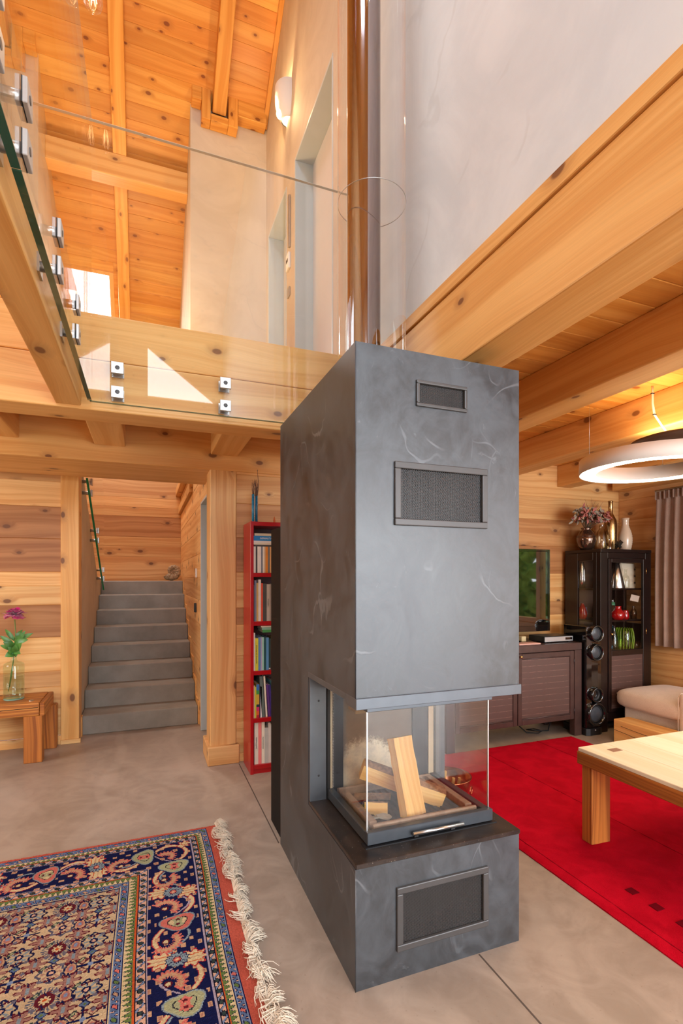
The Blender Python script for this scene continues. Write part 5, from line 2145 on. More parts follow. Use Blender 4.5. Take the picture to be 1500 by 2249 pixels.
# television
t = thing('television', 'flat black television on the console, its glossy screen mirroring the garden', 'television', (2.78, 3.63, CZ))
mb = MB()
mb.box(2.16, 3.405, 3.605, 3.65, 0.880, 1.613)
mb.build('housing', M['satin_black'], t, bevel=0.006)
mb = MB()
for p in ((2.16, 2.185, 0.88, 1.613), (3.383, 3.405, 0.88, 1.613), (2.185, 3.383, 1.592, 1.613), (2.185, 3.383, 0.88, 0.93)):
    mb.box(p[0], p[1], 3.598, 3.606, p[2], p[3])
mb.build('bezel', M['gloss_black'], t, bevel=0.002)
mb = MB()
mb.box(2.185, 3.383, 3.6025, 3.6045, 0.93, 1.592)
mb.build('screen', M['screen'], t)
mb = MB()
mb.box(2.72, 2.84, 3.63, 3.66, CZ + 0.015, 0.90)
mb.box(2.55, 3.01, 3.52, 3.73, CZ, CZ + 0.016)
mb.build('stand', M['gloss_black'], t, bevel=0.003)
# disc player and small things on the console
t = thing('disc_player', 'flat black disc player with silver front under the television corner', 'disc player', (3.31, 3.56, CZ))
mb = MB()
mb.box(3.16, 3.47, 3.405, 3.595, CZ + 0.008, CZ + 0.056)
mb.build('casing', M['satin_black'], t, bevel=0.003)
mb = MB()
mb.box(3.16, 3.47, 3.398, 3.405, CZ + 0.010, CZ + 0.052)
f = mb.build('front_panel', simple('silver_front', srgb(196, 206, 214), 0.25, 0.7), t, bevel=0.002)
mb = MB()
mb.box(3.385, 3.46, 3.3965, 3.398, CZ + 0.022, CZ + 0.042)
mb.build('display', M['gloss_black'], f)
mb = MB()
for x in (3.18, 3.44):
    mb.box(x, x + 0.02, 3.42, 3.44, CZ, CZ + 0.009)
    mb.box(x, x + 0.02, 3.56, 3.58, CZ, CZ + 0.009)
mb.build('foot', M['rubber'], t)
mb = MB()
mb.box(2.86, 3.085, 3.36, 3.46, CZ, CZ + 0.012)
tag(mb.build('folder', simple('pink_folder', srgb(206, 160, 146), 0.5), bevel=0.004), 'thin pinkish folder lying on the console before the disc player', 'folder')
mb = MB()
mb.box(3.055, 3.105, 3.56, 3.60, CZ, CZ + 0.045)
tag(mb.build('small_box', simple('cream_card', srgb(196, 178, 136), 0.6), bevel=0.003), 'small cream box between the television and the disc player', 'box')

mb = MB()
mb.tube([(3.05, 3.74, 0.14), (3.06, 3.62, 0.06), (3.10, 3.55, 0.006), (3.18, 3.50, 0.006), (3.26, 3.54, 0.006), (3.24, 3.62, 0.006), (3.16, 3.62, 0.008), (3.20, 3.55, 0.012), (3.32, 3.53, 0.006), (3.40, 3.60, 0.03), (3.42, 3.70, 0.14)], 0.0045, 8)
tag(mb.build('power_cable', M['rubber']), 'black power cable looped on the floor below the television console', 'cable')

# ------------------------------------------------------------------ floor-standing loudspeaker
t = thing('loudspeaker', 'tall gloss black floor loudspeaker with protruding round drivers', 'loudspeaker', (3.615, 3.42, 0))
LX0, LX1, LY0, LY1, LZ = 3.525, 3.698, 3.295, 3.56, 0.94
mb = MB()
mb.prism([(LX0, LY1), (LX0, LY0 + 0.012), (LX0 + 0.05, LY0 + 0.002), (LX1 - 0.05, LY0 + 0.002), (LX1, LY0 + 0.012), (LX1, LY1)], 'z', 0.062, LZ)
mb.build('cabinet', M['gloss_black'], t, bevel=0.004)
mb = MB()
mb.prism([(LX0 - 0.006, LY1), (LX0 - 0.006, LY0 + 0.01), (LX0 + 0.03, LY0 - 0.006), (LX1 - 0.03, LY0 - 0.006), (LX1 + 0.004, LY0 + 0.01), (LX1 + 0.004, LY1)], 'z', 0.0, 0.062)
mb.build('plinth', M['satin_black'], t, bevel=0.003)
LXC = 3.610
for (z, r, kind) in ((0.878, 0.074, 'd'), (0.717, 0.074, 'd'), (0.350, 0.066, 'p'), (0.186, 0.100, 'w')):
    mb = MB()
    y = LY0
    mb.lathe([(r * 0.98, -0.01), (r, 0.020), (r * 0.97, 0.032), (r * 0.90, 0.036), (r * 0.80, 0.031), (r * 0.76, 0.022), (r * 0.74, 0.008)], (LXC, y, z), 40, axis='y')
    d = mb.build('driver', M['gloss_black'], t)
    mb = MB()
    if kind == 'p':
        mb.lathe([(r * 0.74, 0.008), (r * 0.6, 0.012), (r * 0.48, 0.0), (r * 0.44, -0.06), (0.0, -0.06)], (LXC, y, z), 32, axis='y')
        mb.build('port', M['rubber'], d)
    else:
        mb.lathe([(r * 0.74, 0.010), (r * 0.68, 0.016), (r * 0.60, 0.012)], (LXC, y, z), 40, axis='y')
        mb.build('surround', M['rubber'], d)
        mb = MB()
        mb.lathe([(r * 0.60, 0.010), (r * 0.42, 0.015), (r * 0.2, 0.019), (0.0, 0.020)], (LXC, y, z), 40, axis='y')
        mb.build('cone', M['cone_grey'], d)
mb = MB()
mb.lathe([(0.006, 0.0), (0.006, 0.004), (0.0, 0.005)], (LXC, LY0 - 0.006, 0.046), 14, axis='y')
mb.build('badge', M['satin_steel'], t)

# ------------------------------------------------------------------ display cabinet
t = thing('display_cabinet', 'dark brown glazed display cabinet in the corner of the log walls', 'cabinet', (4.02, 3.52, 0))
DX0, DX1, DY0, DY1, DZ = 3.716, 4.336, 3.33, 3.735, 1.613
es = M['espresso']
mb = MB()
mb.box(DX0, DX1, DY0 - 0.004, DY1, DZ - 0.03, DZ)
mb.build('top_board', es, t, bevel=0.003)
mb = MB()
for p in ((DX0, 3.80, DY0, DY0 + 0.045, 0.0, DZ - 0.03), (4.262, DX1, DY0, DY0 + 0.045, 0.0, DZ - 0.03), (3.80, 4.262, DY0, DY0 + 0.045, 1.532, DZ - 0.03), (3.80, 4.262, DY0, DY0 + 0.045, 0.09, 0.165)):
    mb.box(*p, g='z')
mb.build('face_frame', es, t, bevel=0.003)
for x0, nm in ((DX0, 'glazed_side'), (DX1 - 0.024, 'glazed_side')):
    mb = MB()
    for p in ((DY0 + 0.045, 3.414, 0.0, DZ - 0.03), (3.585, DY1, 0.0, DZ - 0.03), (3.414, 3.585, 0.0, 0.93), (3.414, 3.585, 1.514, DZ - 0.03)):
        mb.box(x0, x0 + 0.024, p[0], p[1], p[2], p[3])
    s = mb.build(nm, es, t, bevel=0.002)
    mb = MB()
    mb.box(x0 + 0.010, x0 + 0.013, 3.412, 3.587, 0.928, 1.516)
    mb.build('side_pane', M['cab_glass'], s)
mb = MB()
mb.box(DX0 + 0.024, DX1 - 0.024, DY1 - 0.008, DY1, 0.08, DZ - 0.03)
mb.build('back_panel', simple('cabinet_back', srgb(74, 48, 34), 0.6, var=0.2), t)
for z in (0.675, 0.960, 1.248):
    mb = MB()
    mb.box(DX0 + 0.025, DX1 - 0.025, DY0 + 0.05, DY1 - 0.01, z, z + 0.014)
    mb.build('shelf', es, t)
mb = MB()
for p in ((3.803, 3.838, 0.168, 1.529), (4.224, 4.259, 0.168, 1.529), (3.838, 4.224, 1.494, 1.529), (3.838, 4.224, 0.168, 0.20), (3.838, 4.224, 0.665, 0.715)):
    mb.box(p[0], p[1], DY0 - 0.010, DY0 + 0.014, p[2], p[3])
d = mb.build('door', es, t, bevel=0.003)
mb = MB()
mb.box(3.836, 4.226, DY0 + 0.0, DY0 + 0.003, 0.712, 1.497)
mb.build('door_pane', M['cab_glass'], d)
mb = MB()
mb.box(3.836, 4.226, DY0 - 0.002, DY0 + 0.006, 0.198, 0.667)
mb.build('woven_panel', M['woven'], d)
mb = MB()
mb.lathe([(0.004, 0.0), (0.005, 0.008), (0.010, 0.013), (0.011, 0.019), (0.007, 0.024), (0.0, 0.025)], (3.820, DY0 - 0.010, 0.862), 16, axis='y')
mb.build('knob', M['brass'], d)
for z in (0.32, 0.87, 1.42):
    mb = MB()
    mb.tube([(4.262, DY0 - 0.008, z - 0.025), (4.262, DY0 - 0.008, z + 0.025)], 0.004, 8)
    mb.build('hinge', M['brass'], d)


def vessel(name, label, cat, prof, c, mat, group=None, n=28, inner=True):
    mb = MB()
    mb.lathe(prof, c, n)
    o = mb.build(name, mat, loc=c)
    return tag(o, label, cat, group)


Z1_, Z2_, Z3_ = 0.689, 0.974, 1.262
GI = 'things kept in the display cabinet'
silver = simple('brushed_silver', srgb(214, 216, 220), 0.22, 1.0)
redg = simple('ruby_glaze', srgb(170, 8, 16), 0.12, **{'Coat Weight': 1.0})
whiteg = simple('white_glaze', srgb(224, 214, 196), 0.3)
clearb = glass_thin('clear_bottle_glass', (0.93, 0.95, 0.92, 1), 1.5, boost=1.6)
blueg = glass_thin('blue_bottle_glass', (0.18, 0.50, 0.62, 1), 1.5, boost=1.6)
greeng = glass_thin('lime_vase_glass', (0.62, 0.82, 0.22, 1), 1.5, boost=1.6)
vessel('silver_cone', 'shiny silver cone on the upper shelf of the display cabinet', 'ornament', [(0.0, 0.0), (0.068, 0.0), (0.070, 0.006), (0.016, 0.250), (0.006, 0.260), (0.0, 0.262)], (4.012, 3.42, Z3_), silver, GI)
t = thing('paper_bag', 'crumpled white paper bag with black dots in the display cabinet', 'bag', (4.205, 3.475, Z3_), GI)
mb = MB()
vs, fs = [], []
rb = random.Random(9)
for j in range(9):
    for i in range(16):
        a_ = 2 * PI * i / 16
        e = 0.45
        x = math.copysign(abs(math.cos(a_)) ** e, math.cos(a_)) * 0.088
        y = math.copysign(abs(math.sin(a_)) ** e, math.sin(a_)) * (0.035 - 0.002 * j)
        vs.append((4.205 + x * (1 + rb.uniform(-.05, .05)), 3.475 + y * (1 + rb.uniform(-.2, .2)), Z3_ + 0.232 * j / 8 + (rb.uniform(-.006, .006) if j == 8 else 0)))
for j in range(8):
    for i in range(16):
        fs.append((j * 16 + i, j * 16 + (i + 1) % 16, (j + 1) * 16 + (i + 1) % 16, (j + 1) * 16 + i))
mb.mesh(vs, fs, smooth=False)
mb.build('bag_paper', simple('bag_paper', srgb(228, 212, 190), 0.8), t)
mb = MB()
for k in range(3):
    mb.lathe([(0.0, 0.001), (0.010, 0.0005), (0.010, 0.0)], (4.262, 3.437, Z3_ + 0.05 + 0.062 * k), 12, axis='y')
mb.build('black_dot', M['rubber'], t)
BP = [(0.0, 0.0), (0.030, 0.0), (0.032, 0.01), (0.032, 0.09), (0.026, 0.11), (0.012, 0.125), (0.011, 0.165), (0.014, 0.168), (0.014, 0.175)]
vessel('glass_bottle', 'clear glass bottle between the silver cone and the paper bag', 'bottle', BP, (4.105, 3.405, Z3_), clearb, GI)
vessel('silver_vase', 'slim silver vase behind the side pane of the display cabinet', 'vase', [(0.0, 0.0), (0.030, 0.0), (0.034, 0.08), (0.030, 0.18), (0.016, 0.24), (0.015, 0.245)], (3.785, 3.60, Z3_), silver, GI)
vessel('red_jug', 'round ruby red jug at the centre of the middle cabinet shelf', 'jug', [(0.0, 0.0), (0.045, 0.0), (0.062, 0.035), (0.058, 0.065), (0.030, 0.095), (0.024, 0.115), (0.030, 0.125), (0.024, 0.124)], (4.045, 3.435, Z2_), redg, GI)
vessel('red_jar', 'small ruby red jar beside the round red jug', 'jar', [(0.0, 0.0), (0.026, 0.0), (0.032, 0.025), (0.028, 0.06), (0.022, 0.075), (0.026, 0.085), (0.02, 0.084)], (4.145, 3.44, Z2_), redg, GI)
vessel('white_vase', 'small white vase left of the round red jug', 'vase', [(0.0, 0.0), (0.028, 0.0), (0.032, 0.04), (0.024, 0.09), (0.022, 0.12), (0.034, 0.14), (0.030, 0.139)], (4.01, 3.545, Z2_), whiteg, GI)
t = thing('carafe', 'glass carafe with a green collar behind the round red jug', 'carafe', (4.12, 3.56, Z2_), GI)
mb = MB()
mb.lathe([(0.0, 0.0), (0.042, 0.0), (0.046, 0.05), (0.036, 0.10), (0.022, 0.13), (0.017, 0.17), (0.020, 0.20), (0.018, 0.20)], (4.12, 3.56, Z2_), 28)
mb.build('carafe_glass', clearb, t)
mb = MB()
mb.lathe([(0.0235, 0.125), (0.0245, 0.128), (0.0215, 0.155), (0.0205, 0.155)], (4.12, 3.56, Z2_), 24)
mb.build('collar', simple('green_collar', srgb(70, 140, 100), 0.4), t)
vessel('red_bottle', 'scarlet glass bottle behind the side pane on the middle shelf', 'bottle', [(0.0, 0.0), (0.034, 0.0), (0.042, 0.03), (0.040, 0.07), (0.022, 0.12), (0.012, 0.14), (0.012, 0.145)], (3.80, 3.61, Z2_), redg, GI)
vessel('violet_vase', 'small violet vase beside the scarlet bottle', 'vase', [(0.0, 0.0), (0.024, 0.0), (0.030, 0.05), (0.022, 0.10), (0.024, 0.105)], (3.885, 3.67, Z2_), simple('violet_glaze', srgb(110, 96, 130), 0.3), GI)
vessel('amber_bottle', 'dark amber bottle at the hinge side of the middle shelf', 'bottle', [(0.0, 0.0), (0.026, 0.0), (0.028, 0.06), (0.020, 0.085), (0.012, 0.1), (0.013, 0.12)], (4.262, 3.45, Z2_), simple('amber_glass', srgb(70, 40, 14), 0.1, **{'Coat Weight': 1.0}), GI)
mb = MB()
R_ = Matrix.Translation((4.150, 3.348, 1.172)) @ Euler((0.15, 0.18, 0)).to_matrix().to_4x4()
mb.box(-0.052, 0.052, -0.0006, 0.0006, -0.028, 0.028, M=R_)
o = mb.build('note_card', simple('pale_card', srgb(206, 190, 176), 0.7))
tag(o, 'tilted pale note card stuck inside the cabinet door glass', 'card', GI)
for k, (x, y) in enumerate(((3.985, 3.43), (4.045, 3.545))):
    vessel('blue_bottle', ('teal blue glass bottle next to the cabinet door knob', 'teal blue glass bottle behind the first blue one')[k], 'bottle',
           [(0.0, 0.0), (0.036, 0.0), (0.040, 0.02), (0.038, 0.12), (0.022, 0.18), (0.016, 0.22), (0.020, 0.235)], (x, y, Z1_), blueg, GI)
t = thing('green_vase', 'lime green ribbed glass vase on the lowest glazed shelf', 'vase', (4.135, 3.445, Z1_), GI)
mb = MB()
pr = [(0.0, 0.004), (0.070, 0.0), (0.076, 0.02), (0.084, 0.10), (0.076, 0.17), (0.066, 0.205), (0.062, 0.204)]
mb.lathe(pr, (4.135, 3.445, Z1_), 40)
mb.build('vase_glass', greeng, t)
mb = MB()
for k in range(20):
    a_ = 2 * PI * k / 20
    mb.tube([(4.135 + r_ * math.cos(a_), 3.445 + r_ * math.sin(a_), Z1_ + z_) for r_, z_ in pr[1:6]], 0.0022, 5)
mb.build('rib', simple('lime_rib', srgb(150, 180, 60), 0.15), t)
vessel('tumbler', 'small clear tumbler beside the lime green vase', 'glass', [(0.0, 0.004), (0.026, 0.0), (0.030, 0.08), (0.028, 0.08), (0.024, 0.008)], (4.255, 3.42, Z1_), clearb, GI)

# on top of the cabinet
GT = 'vases on top of the display cabinet'
t = thing('flower_vase', 'glossy brown vase holding dried flowers on the display cabinet', 'vase', (3.785, 3.55, DZ))
mb = MB()
mb.lathe([(0.0, 0.0), (0.050, 0.0), (0.066, 0.03), (0.085, 0.09), (0.082, 0.13), (0.056, 0.165), (0.040, 0.182), (0.040, 0.192), (0.050, 0.206), (0.046, 0.206)], (3.785, 3.55, DZ), 40)
mb.build('vase_body', simple('bronze_lustre', srgb(96, 70, 56), 0.08, 0.75, **{'Coat Weight': 0.6}), t)
mb = MB()
for z, r_ in ((0.128, 0.083), (0.120, 0.0845)):
    mb.tube([(3.785 + r_ * math.cos(2 * PI * k / 40), 3.55 + r_ * math.sin(2 * PI * k / 40), DZ + z) for k in range(41)], 0.0018, 6)
mb.build('raised_ring', simple('bronze_ring', srgb(120, 96, 80), 0.15, 0.8), t)
t = thing('dried_flowers', 'bunch of dried rose and grey flowers in the brown vase', 'flowers', (3.785, 3.55, DZ + 0.19))
fc = Vector((3.80, 3.52, DZ + 0.285))
rd = random.Random(31)
mbs = {k: MB() for k in ('stem', 'pink_leaf', 'grey_leaf', 'cream_bloom', 'red_twig')}
for k in range(110):
    th, el = rd.uniform(0, 2 * PI), rd.uniform(-0.35, 1.2)
    d = Vector((math.cos(th) * math.cos(el) * 1.3, math.sin(th) * math.cos(el) * 0.75, math.sin(el) * 0.72))
    p = fc + d * rd.uniform(0.05, 0.155)
    if k % 2 == 0:
        mbs['stem'].tube([(3.785, 3.55, DZ + 0.17), tuple((Vector((3.785, 3.55, DZ + 0.20)) + p) / 2), tuple(p)], 0.0014, 4, cap=False)
    kind = rd.choice(['pink_leaf', 'grey_leaf', 'grey_leaf', 'pink_leaf', 'cream_bloom'])
    if kind == 'cream_bloom':
        s_ = rd.uniform(0.008, 0.015)
        mbs[kind].lathe([(0.0, -s_), (s_ * 0.8, -s_ * 0.6), (s_, 0.0), (s_ * 0.75, s_ * 0.7), (0.0, s_)], tuple(p), 9)
    else:
        for q in range(4):
            v = Vector((rd.uniform(-1, 1), rd.uniform(-0.8, 0.3), rd.uniform(-1, 0.7))).normalized()
            leaf(mbs[kind], p, p + v * rd.uniform(0.028, 0.060), rd.uniform(0.008, 0.015), 0.004, 4)
for k in range(9):
    a_ = rd.uniform(-1.3, 1.3)
    e = fc + Vector((math.sin(a_) * 0.16, rd.uniform(-0.05, 0.05), 0.09 + 0.10 * math.cos(a_)))
    mbs['red_twig'].tube([tuple(fc), tuple(fc.lerp(e, 0.6) + Vector((rd.uniform(-.02, .02), 0, 0.01))), tuple(e)], [0.002, 0.0016, 0.0006], 4)
for nm, c_ in (('stem', (90, 70, 50)), ('pink_leaf', (176, 104, 92)), ('grey_leaf', (150, 138, 120)), ('cream_bloom', (216, 186, 140)), ('red_twig', (120, 30, 36))):
    o = mbs[nm].build(nm, simple('dried_' + nm, srgb(*c_), 0.8, var=0.25, scale=60), t)
    if nm in ('pink_leaf', 'grey_leaf'):
        o['kind'] = 'stuff'
gold = simple('hammered_gold', srgb(196, 160, 110), 0.28, 1.0, var=0.35, scale=90)
BOT = [(0.0, 0.0), (0.052, 0.0), (0.058, 0.01), (0.058, 0.24), (0.052, 0.285), (0.030, 0.33), (0.0195, 0.355), (0.019, 0.455), (0.022, 0.458), (0.022, 0.470), (0.017, 0.470)]
vessel('gold_bottle', 'tall hammered gold bottle, the tallest piece on the display cabinet', 'bottle', BOT, (4.085, 3.55, DZ), gold, GT, 32)
vessel('gold_cylinder', 'short hammered gold cylinder half hidden behind the brown flower vase', 'vase', [(0.0, 0.0), (0.040, 0.0), (0.043, 0.01), (0.043, 0.17), (0.030, 0.21), (0.028, 0.21)], (3.905, 3.62, DZ), gold, GT, 32)
vessel('smoked_bottle', 'smoked glass bottle between the gold cylinder and the tall gold bottle', 'bottle', [(0.0, 0.0), (0.050, 0.0), (0.053, 0.01), (0.053, 0.13), (0.045, 0.17), (0.022, 0.205), (0.020, 0.24), (0.022, 0.245)], (3.985, 3.56, DZ), glass_thin('smoked_glass', (0.72, 0.62, 0.50, 1), 1.5, boost=2.0), GT, 32)
vessel('small_bottle', 'small amber glass bottle standing before the smoked one', 'bottle', [(0.0, 0.0), (0.026, 0.0), (0.028, 0.01), (0.024, 0.05), (0.013, 0.075), (0.014, 0.10)], (3.965, 3.46, DZ), glass_thin('honey_glass', (0.85, 0.68, 0.42, 1), 1.5, boost=2.2), GT)
vessel('ridged_vase', 'cream ridged vase at the wall end of the display cabinet', 'vase',
       [(0.0, 0.0), (0.046, 0.0)] + [(r_ + (0.0018 if k % 2 else -0.0012), 0.004 + 0.011 * k) for k, r_ in enumerate([0.047, 0.049, 0.052, 0.054, 0.056, 0.058, 0.0595, 0.061, 0.062, 0.0625, 0.0625, 0.062, 0.061, 0.0595, 0.0575, 0.055, 0.052, 0.049, 0.045, 0.041, 0.037, 0.0335, 0.031, 0.030])] + [(0.030, 0.275), (0.031, 0.29), (0.037, 0.315), (0.033, 0.315)],
       (4.275, 3.55, DZ), simple('cream_stoneware', srgb(214, 190, 164), 0.25, **{'Coat Weight': 0.5}), GT, 36)
mb = MB()
rk = random.Random(4)
for k in range(7):
    c_ = Vector((4.05 + rk.uniform(-.035, .04), 3.43 + rk.uniform(-.02, .02), DZ + 0.022 + rk.uniform(0, 0.045)))
    s_ = rk.uniform(0.016, 0.026)
    pts = []
    for th in range(6):
        pts.append((c_.x + s_ * math.cos(th * PI / 3), c_.y + s_ * math.sin(th * PI / 3), c_.z + rk.uniform(-.006, .006)))
    for i in range(6):
        mb.poly([pts[i], pts[(i + 1) % 6], (c_.x, c_.y, c_.z + s_ * 1.2)])
        mb.poly([pts[(i + 1) % 6], pts[i], (c_.x, c_.y, c_.z - s_)])
tag(mb.build('dark_mineral', simple('dark_mineral', srgb(50, 44, 34), 0.5, var=0.4, scale=70)), 'dark knobbly mineral lying before the tall gold bottle', 'mineral')

# ------------------------------------------------------------------ curtain
t = thing('curtain', 'taupe pleated curtain hanging beside the living room window', 'curtain', (4.40, 2.9, 0.735))
mb = MB()
vs, fs = [], []
NY, NZ = 150, 14
for j in range(NZ + 1):
    f = j / NZ
    z = 0.735 + (2.146 - 0.735) * f
    for i in range(NY + 1):
        g = i / NY
        y = 3.315 - 0.72 * g
        amp = 0.020 + 0.014 * (1 - f)
        x = 4.395 - amp * math.sin(g * 2 * PI * 8 + 0.4 * math.sin(f * 3) + 0.6) - 0.006 * math.sin(g * 47 + f * 4)
        y += 0.014 * (1 - f) * math.sin(g * 9)
        vs.append((x, y, z))
for j in range(NZ):
    for i in range(NY):
        q = j * (NY + 1) + i
        fs.append((q, q + 1, q + NY + 2, q + NY + 1))
mb.mesh(vs, fs)
c = mb.build('curtain_cloth', M['curtain'], t, solid=0.003)
mb = MB()
for i in range(17):
    y = 3.312 - 0.042 * i
    mb.box(4.365, 4.385, y - 0.0035, y + 0.0035, 2.075, 2.146)
mb.build('heading_pleat', M['curtain'], t)
mb = MB()
mb.tube([(4.405, 0.3, 2.158), (4.405, 3.34, 2.158)], 0.011, 12)
tag(mb.build('curtain_rail', M['satin_steel']), 'slim steel curtain rail over the living room window', 'curtain rail')

# ------------------------------------------------------------------ copper bucket with kindling
t = thing('copper_bucket', 'copper bucket behind the firebox holding kindling sticks', 'bucket', (1.70, 2.63, 0))
BX, BY, B0 = 1.70, 2.63, 0.0145
mb = MB()
mb.lathe([(0.0, 0.0), (0.105, 0.0), (0.112, 0.008), (0.120, 0.05), (0.137, 0.140), (0.142, 0.143), (0.142, 0.148), (0.134, 0.147), (0.116, 0.05), (0.106, 0.012), (0.0, 0.010)], (BX, BY, B0), 48)
mb.build('bucket_body', M['copper'], t)
for a_ in (-0.9, 2.2):
    mb = MB()
    c_ = Vector((BX + 0.135 * math.cos(a_), BY + 0.135 * math.sin(a_), B0 + 0.11))
    tdir = Vector((-math.sin(a_), math.cos(a_), 0))
    out = Vector((math.cos(a_), math.sin(a_), 0))
    mb.tube([tuple(c_ + tdir * 0.022 * math.cos(th) + Vector((0, 0, -0.026 + 0.022 * math.sin(th))) + out * 0.008) for th in [2 * PI * k / 20 for k in range(21)]], 0.0035, 8)
    mb.build('ring_handle', M['copper'], t)
KL = ['thick pale kindling stick standing in the copper bucket', 'thin kindling stick in the middle of the copper bucket', 'short kindling stick by the bucket rim', 'bark-brown kindling stick leaning in the copper bucket']
for k, (x, y, h, r_, lx) in enumerate(((1.675, 2.655, 0.165, 0.016, 0.02), (1.725, 2.62, 0.13, 0.011, 0.01), (1.765, 2.62, 0.125, 0.010, 0.012), (1.64, 2.60, 0.15, 0.013, -0.015))):
    mb = MB()
    mb.tube([(x, y, B0 + 0.013), (x + lx * 0.5, y + 0.004, B0 + h * 0.5), (x + lx, y, B0 + h)], [r_, r_ * 0.95, r_ * 0.9], 7, smooth=False)
    tag(mb.build('kindling_stick', M['split'] if k != 3 else M['bark']), KL[k], 'kindling', 'kindling in the copper bucket')

# ------------------------------------------------------------------ ring pendant lamp
RX, RY, RZ0, RZ1, RO, RI = 2.63, 2.01, 1.950, 2.030, 0.372, 0.285
t = thing('ring_pendant', 'large white ring pendant lamp glowing above the table', 'pendant lamp', (RX, RY, 2.425))
mb = MB()
mb.lathe([(RI, RZ0 + 0.004), (RI - 0.002, RZ1), (RO, RZ1), (RO + 0.002, RZ0), (RO - 0.004, RZ0), (RO - 0.004, RZ0 + 0.004)], (RX, RY, 0), 96)
mb.build('ring_housing', M['white_paint'], t)
mb = MB()
mb.lathe([(RI, RZ0 + 0.003), (RO - 0.004, RZ0 + 0.003)], (RX, RY, 0), 96)
mb.build('led_band', M['led'], t)
DXc, DYc = 2.765, 1.955
mb = MB()
mb.lathe([(0.0, 2.098), (0.215, 2.098), (0.236, 2.108), (0.237, 2.122), (0.20, 2.135), (0.0, 2.14)], (DXc, DYc, 0), 64)
mb.build('driver_disc', simple('dark_brown_disc', srgb(70, 50, 38), 0.5), t)
mb = MB()
for a_ in (2.62, 0.5, -1.6):
    x, y = RX + (RO - 0.04) * math.cos(a_), RY + (RO - 0.04) * math.sin(a_)
    mb.tube([(x, y, RZ1), (x, y, 2.425)], 0.0009, 5)
    mb.tube([(x, y, RZ1), (x, y, RZ1 + 0.016)], 0.005, 8)
    mb.tube([(x, y, 2.40), (x, y, 2.425)], 0.007, 10)
mb.build('hanger_wire', M['satin_steel'], t)
mb = MB()
cab = [(2.640, 2.02, 2.424), (2.628, 2.01, 2.38), (2.615, 2.0, 2.32), (2.63, 2.0, 2.26), (2.665, 1.99, 2.21), (2.70, 1.98, 2.165), (2.745, 1.965, 2.137)]
for o_ in (-0.004, 0.004):
    mb.tube([(p[0] + o_, p[1], p[2]) for p in cab], 0.0038, 8)
c = mb.build('cable', simple('clear_cable', srgb(220, 208, 180), 0.3), t)
mb = MB()
for p in (cab[1], cab[3], cab[5]):
    mb.box(p[0] - 0.009, p[0] + 0.009, p[1] - 0.006, p[1] + 0.006, p[2] - 0.002, p[2] + 0.002)
mb.build('cable_tie', M['rubber'], c)

# ------------------------------------------------------------------ wall sconce, bulb, small fittings
t = thing('wall_sconce', 'rounded plaster wall lamp glowing above the upstairs doors', 'wall lamp', (XW, 4.42, 5.58))
mb = MB()
pf = [(0.117, 5.745), (0.120, 5.738), (0.120, 5.66), (0.117, 5.60), (0.106, 5.54), (0.088, 5.49), (0.064, 5.455)]
mb.lathe(pf, (XW, 4.42, 0), 40, a0=PI / 2, a1=3 * PI / 2)
mb.lathe([(r_ - 0.010, z_) for r_, z_ in pf][::-1], (XW, 4.42, 0), 40, a0=PI / 2, a1=3 * PI / 2)
mb.build('plaster_shade', M['white_paint'], t)
mb = MB()
mb.lathe([(0.0, -0.04)] + [(0.04 * math.cos(a_), 0.04 * math.sin(a_)) for a_ in np.linspace(-1.4, 1.4, 9)] + [(0.0, 0.04)], (XW - 0.07, 4.42, 5.50), 20)
mb.build('bulb', M['bulb_on'], t)

t = thing('hanging_bulb', 'clear glass bulb hanging at the top of the void', 'pendant lamp', (-0.21, 2.45, 3.9))
HB = (-0.215, 2.42, 3.795)
mb = MB()
mb.lathe([(0.0, 0.0), (0.018, 0.003), (0.034, 0.016), (0.041, 0.036), (0.040, 0.055), (0.032, 0.078), (0.020, 0.098), (0.016, 0.115)], HB, 32)
mb.build('bulb_glass', glass_thin('bulb_glass', (0.98, 0.97, 0.95, 1), 1.5, boost=2.0), t)
mb = MB()
mb.tube([(HB[0], HB[1], HB[2] + 0.112), (HB[0], HB[1], HB[2] + 0.17)], 0.017, 16)
mb.build('lamp_holder', M['brass'], t)
mb = MB()
mb.tube([(HB[0], HB[1], HB[2] + 0.17), (HB[0], HB[1], 7.9)], 0.003, 6)
mb.build('cord', M['rubber'], t)
mb = MB()
for k in range(6):
    a_ = 2 * PI * k / 6
    mb.tube([(HB[0] + 0.006 * math.cos(a_), HB[1] + 0.006 * math.sin(a_), HB[2] + 0.10), (HB[0] + 0.016 * math.cos(a_), HB[1] + 0.016 * math.sin(a_), HB[2] + 0.035)], 0.0012, 5)
mb.build('filament', M['filament'], t)

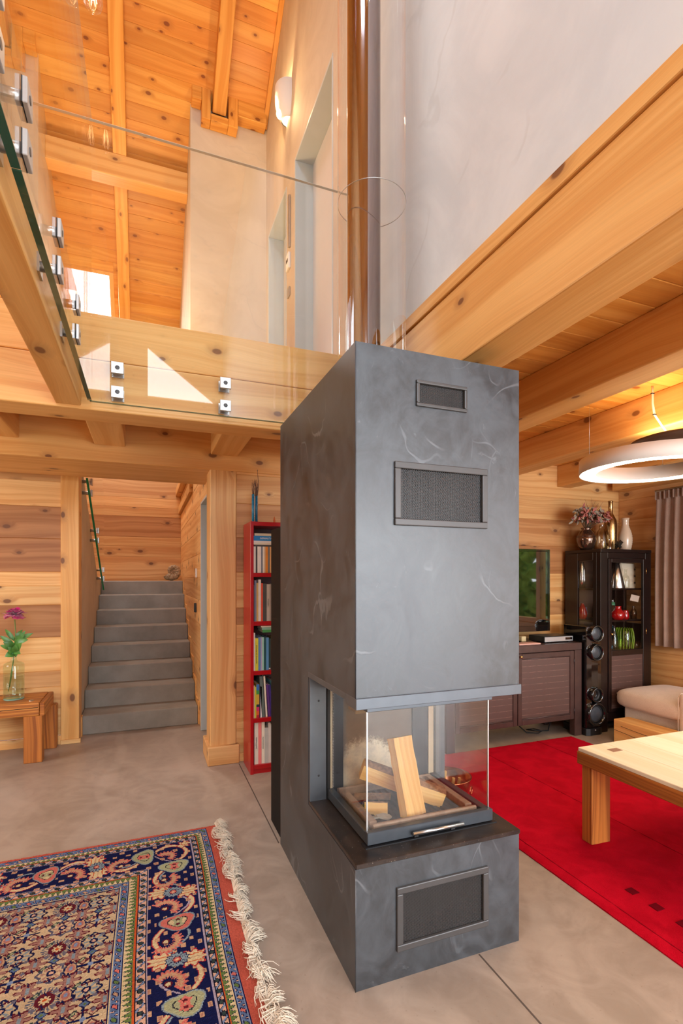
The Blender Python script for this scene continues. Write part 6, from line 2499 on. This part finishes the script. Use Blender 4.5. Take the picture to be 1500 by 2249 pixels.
mb = MB()
mb.box(XW - 0.022, XW, 4.34, 4.43, 4.10, 4.24)
o = mb.build('wall_thermostat', M['white_paint'], bevel=0.004)
tag(o, 'small white thermostat between the two upstairs doors', 'thermostat')
mb = MB()
mb.box(XW - 0.0235, XW - 0.022, 4.36, 4.41, 4.16, 4.19)
mb.build('display', M['rubber'], o)
mb = MB()
mb.box(XW - 0.012, XW, 4.35, 4.42, 3.86, 3.94)
tag(mb.build('light_switch', M['satin_steel'], bevel=0.002), 'steel light switch below the thermostat upstairs', 'switch')
mb = MB()
mb.box(XW - 0.020, XW, 4.335, 4.365, 4.28, 4.74)
tag(mb.build('wall_chime', M['satin_steel'], bevel=0.003), 'narrow grey metal strip above the upstairs thermostat', 'wall strip')
mb = MB()
mb.box(0.448, 0.46, 5.09, 5.17, 1.36, 1.45)
o = tag(mb.build('light_switch', M['white_paint'], bevel=0.002), 'pale light switch on the log wall beside the stairs', 'switch')
mb = MB()
mb.box(0.446, 0.448, 5.11, 5.15, 1.385, 1.425)
mb.build('rocker', M['satin_steel'], o)
mb = MB()
mb.box(0.440, 0.46, 5.15, 5.21, 1.02, 1.11)
tag(mb.build('light_switch', M['satin_black'], bevel=0.003), 'small black switch on the log wall by the door jamb', 'switch')

# ------------------------------------------------------------------ garden beyond the windows (mirrored in the screen)
gt = NT('hedge_green')
gtc = gt.n('TexCoord').outputs['Object']
gcol = gt.mix(gt.ramp(gt.noise(gtc, 2.5, 4), 0.35, 0.65), srgb(96, 134, 54), srgb(178, 200, 100))
gm = gt.surf(gt.n('MixShader', {0: 0.5, 1: gt.n('BsdfDiffuse', {0: gcol}).outputs[0], 2: gt.n('BsdfTranslucent', {0: gcol}).outputs[0]}).outputs[0])
mb = MB()
rh = random.Random(8)
for k in range(1900):
    x, y, z = rh.uniform(6.6, 7.6), rh.uniform(-4, 6), rh.uniform(0.0, 3.0) * rh.uniform(0.6, 1.0)
    v = Vector((rh.uniform(-1, 0.2), rh.uniform(-1, 1), rh.uniform(-0.2, 1))).normalized()
    leaf(mb, (x, y, z), Vector((x, y, z)) + v * rh.uniform(0.25, 0.5), rh.uniform(0.06, 0.12), 0.04, 4)
o = mb.build('garden_foliage', gm)
o['kind'] = 'stuff'
tag(o, 'green garden foliage outside the living room window', 'foliage')
mb = MB()
mb.box(-16, 16, -18, 16, -0.35, -0.14)
struct(mb.build('lawn', simple('lawn_green', srgb(96, 120, 62), 0.9, var=0.4, scale=2)))
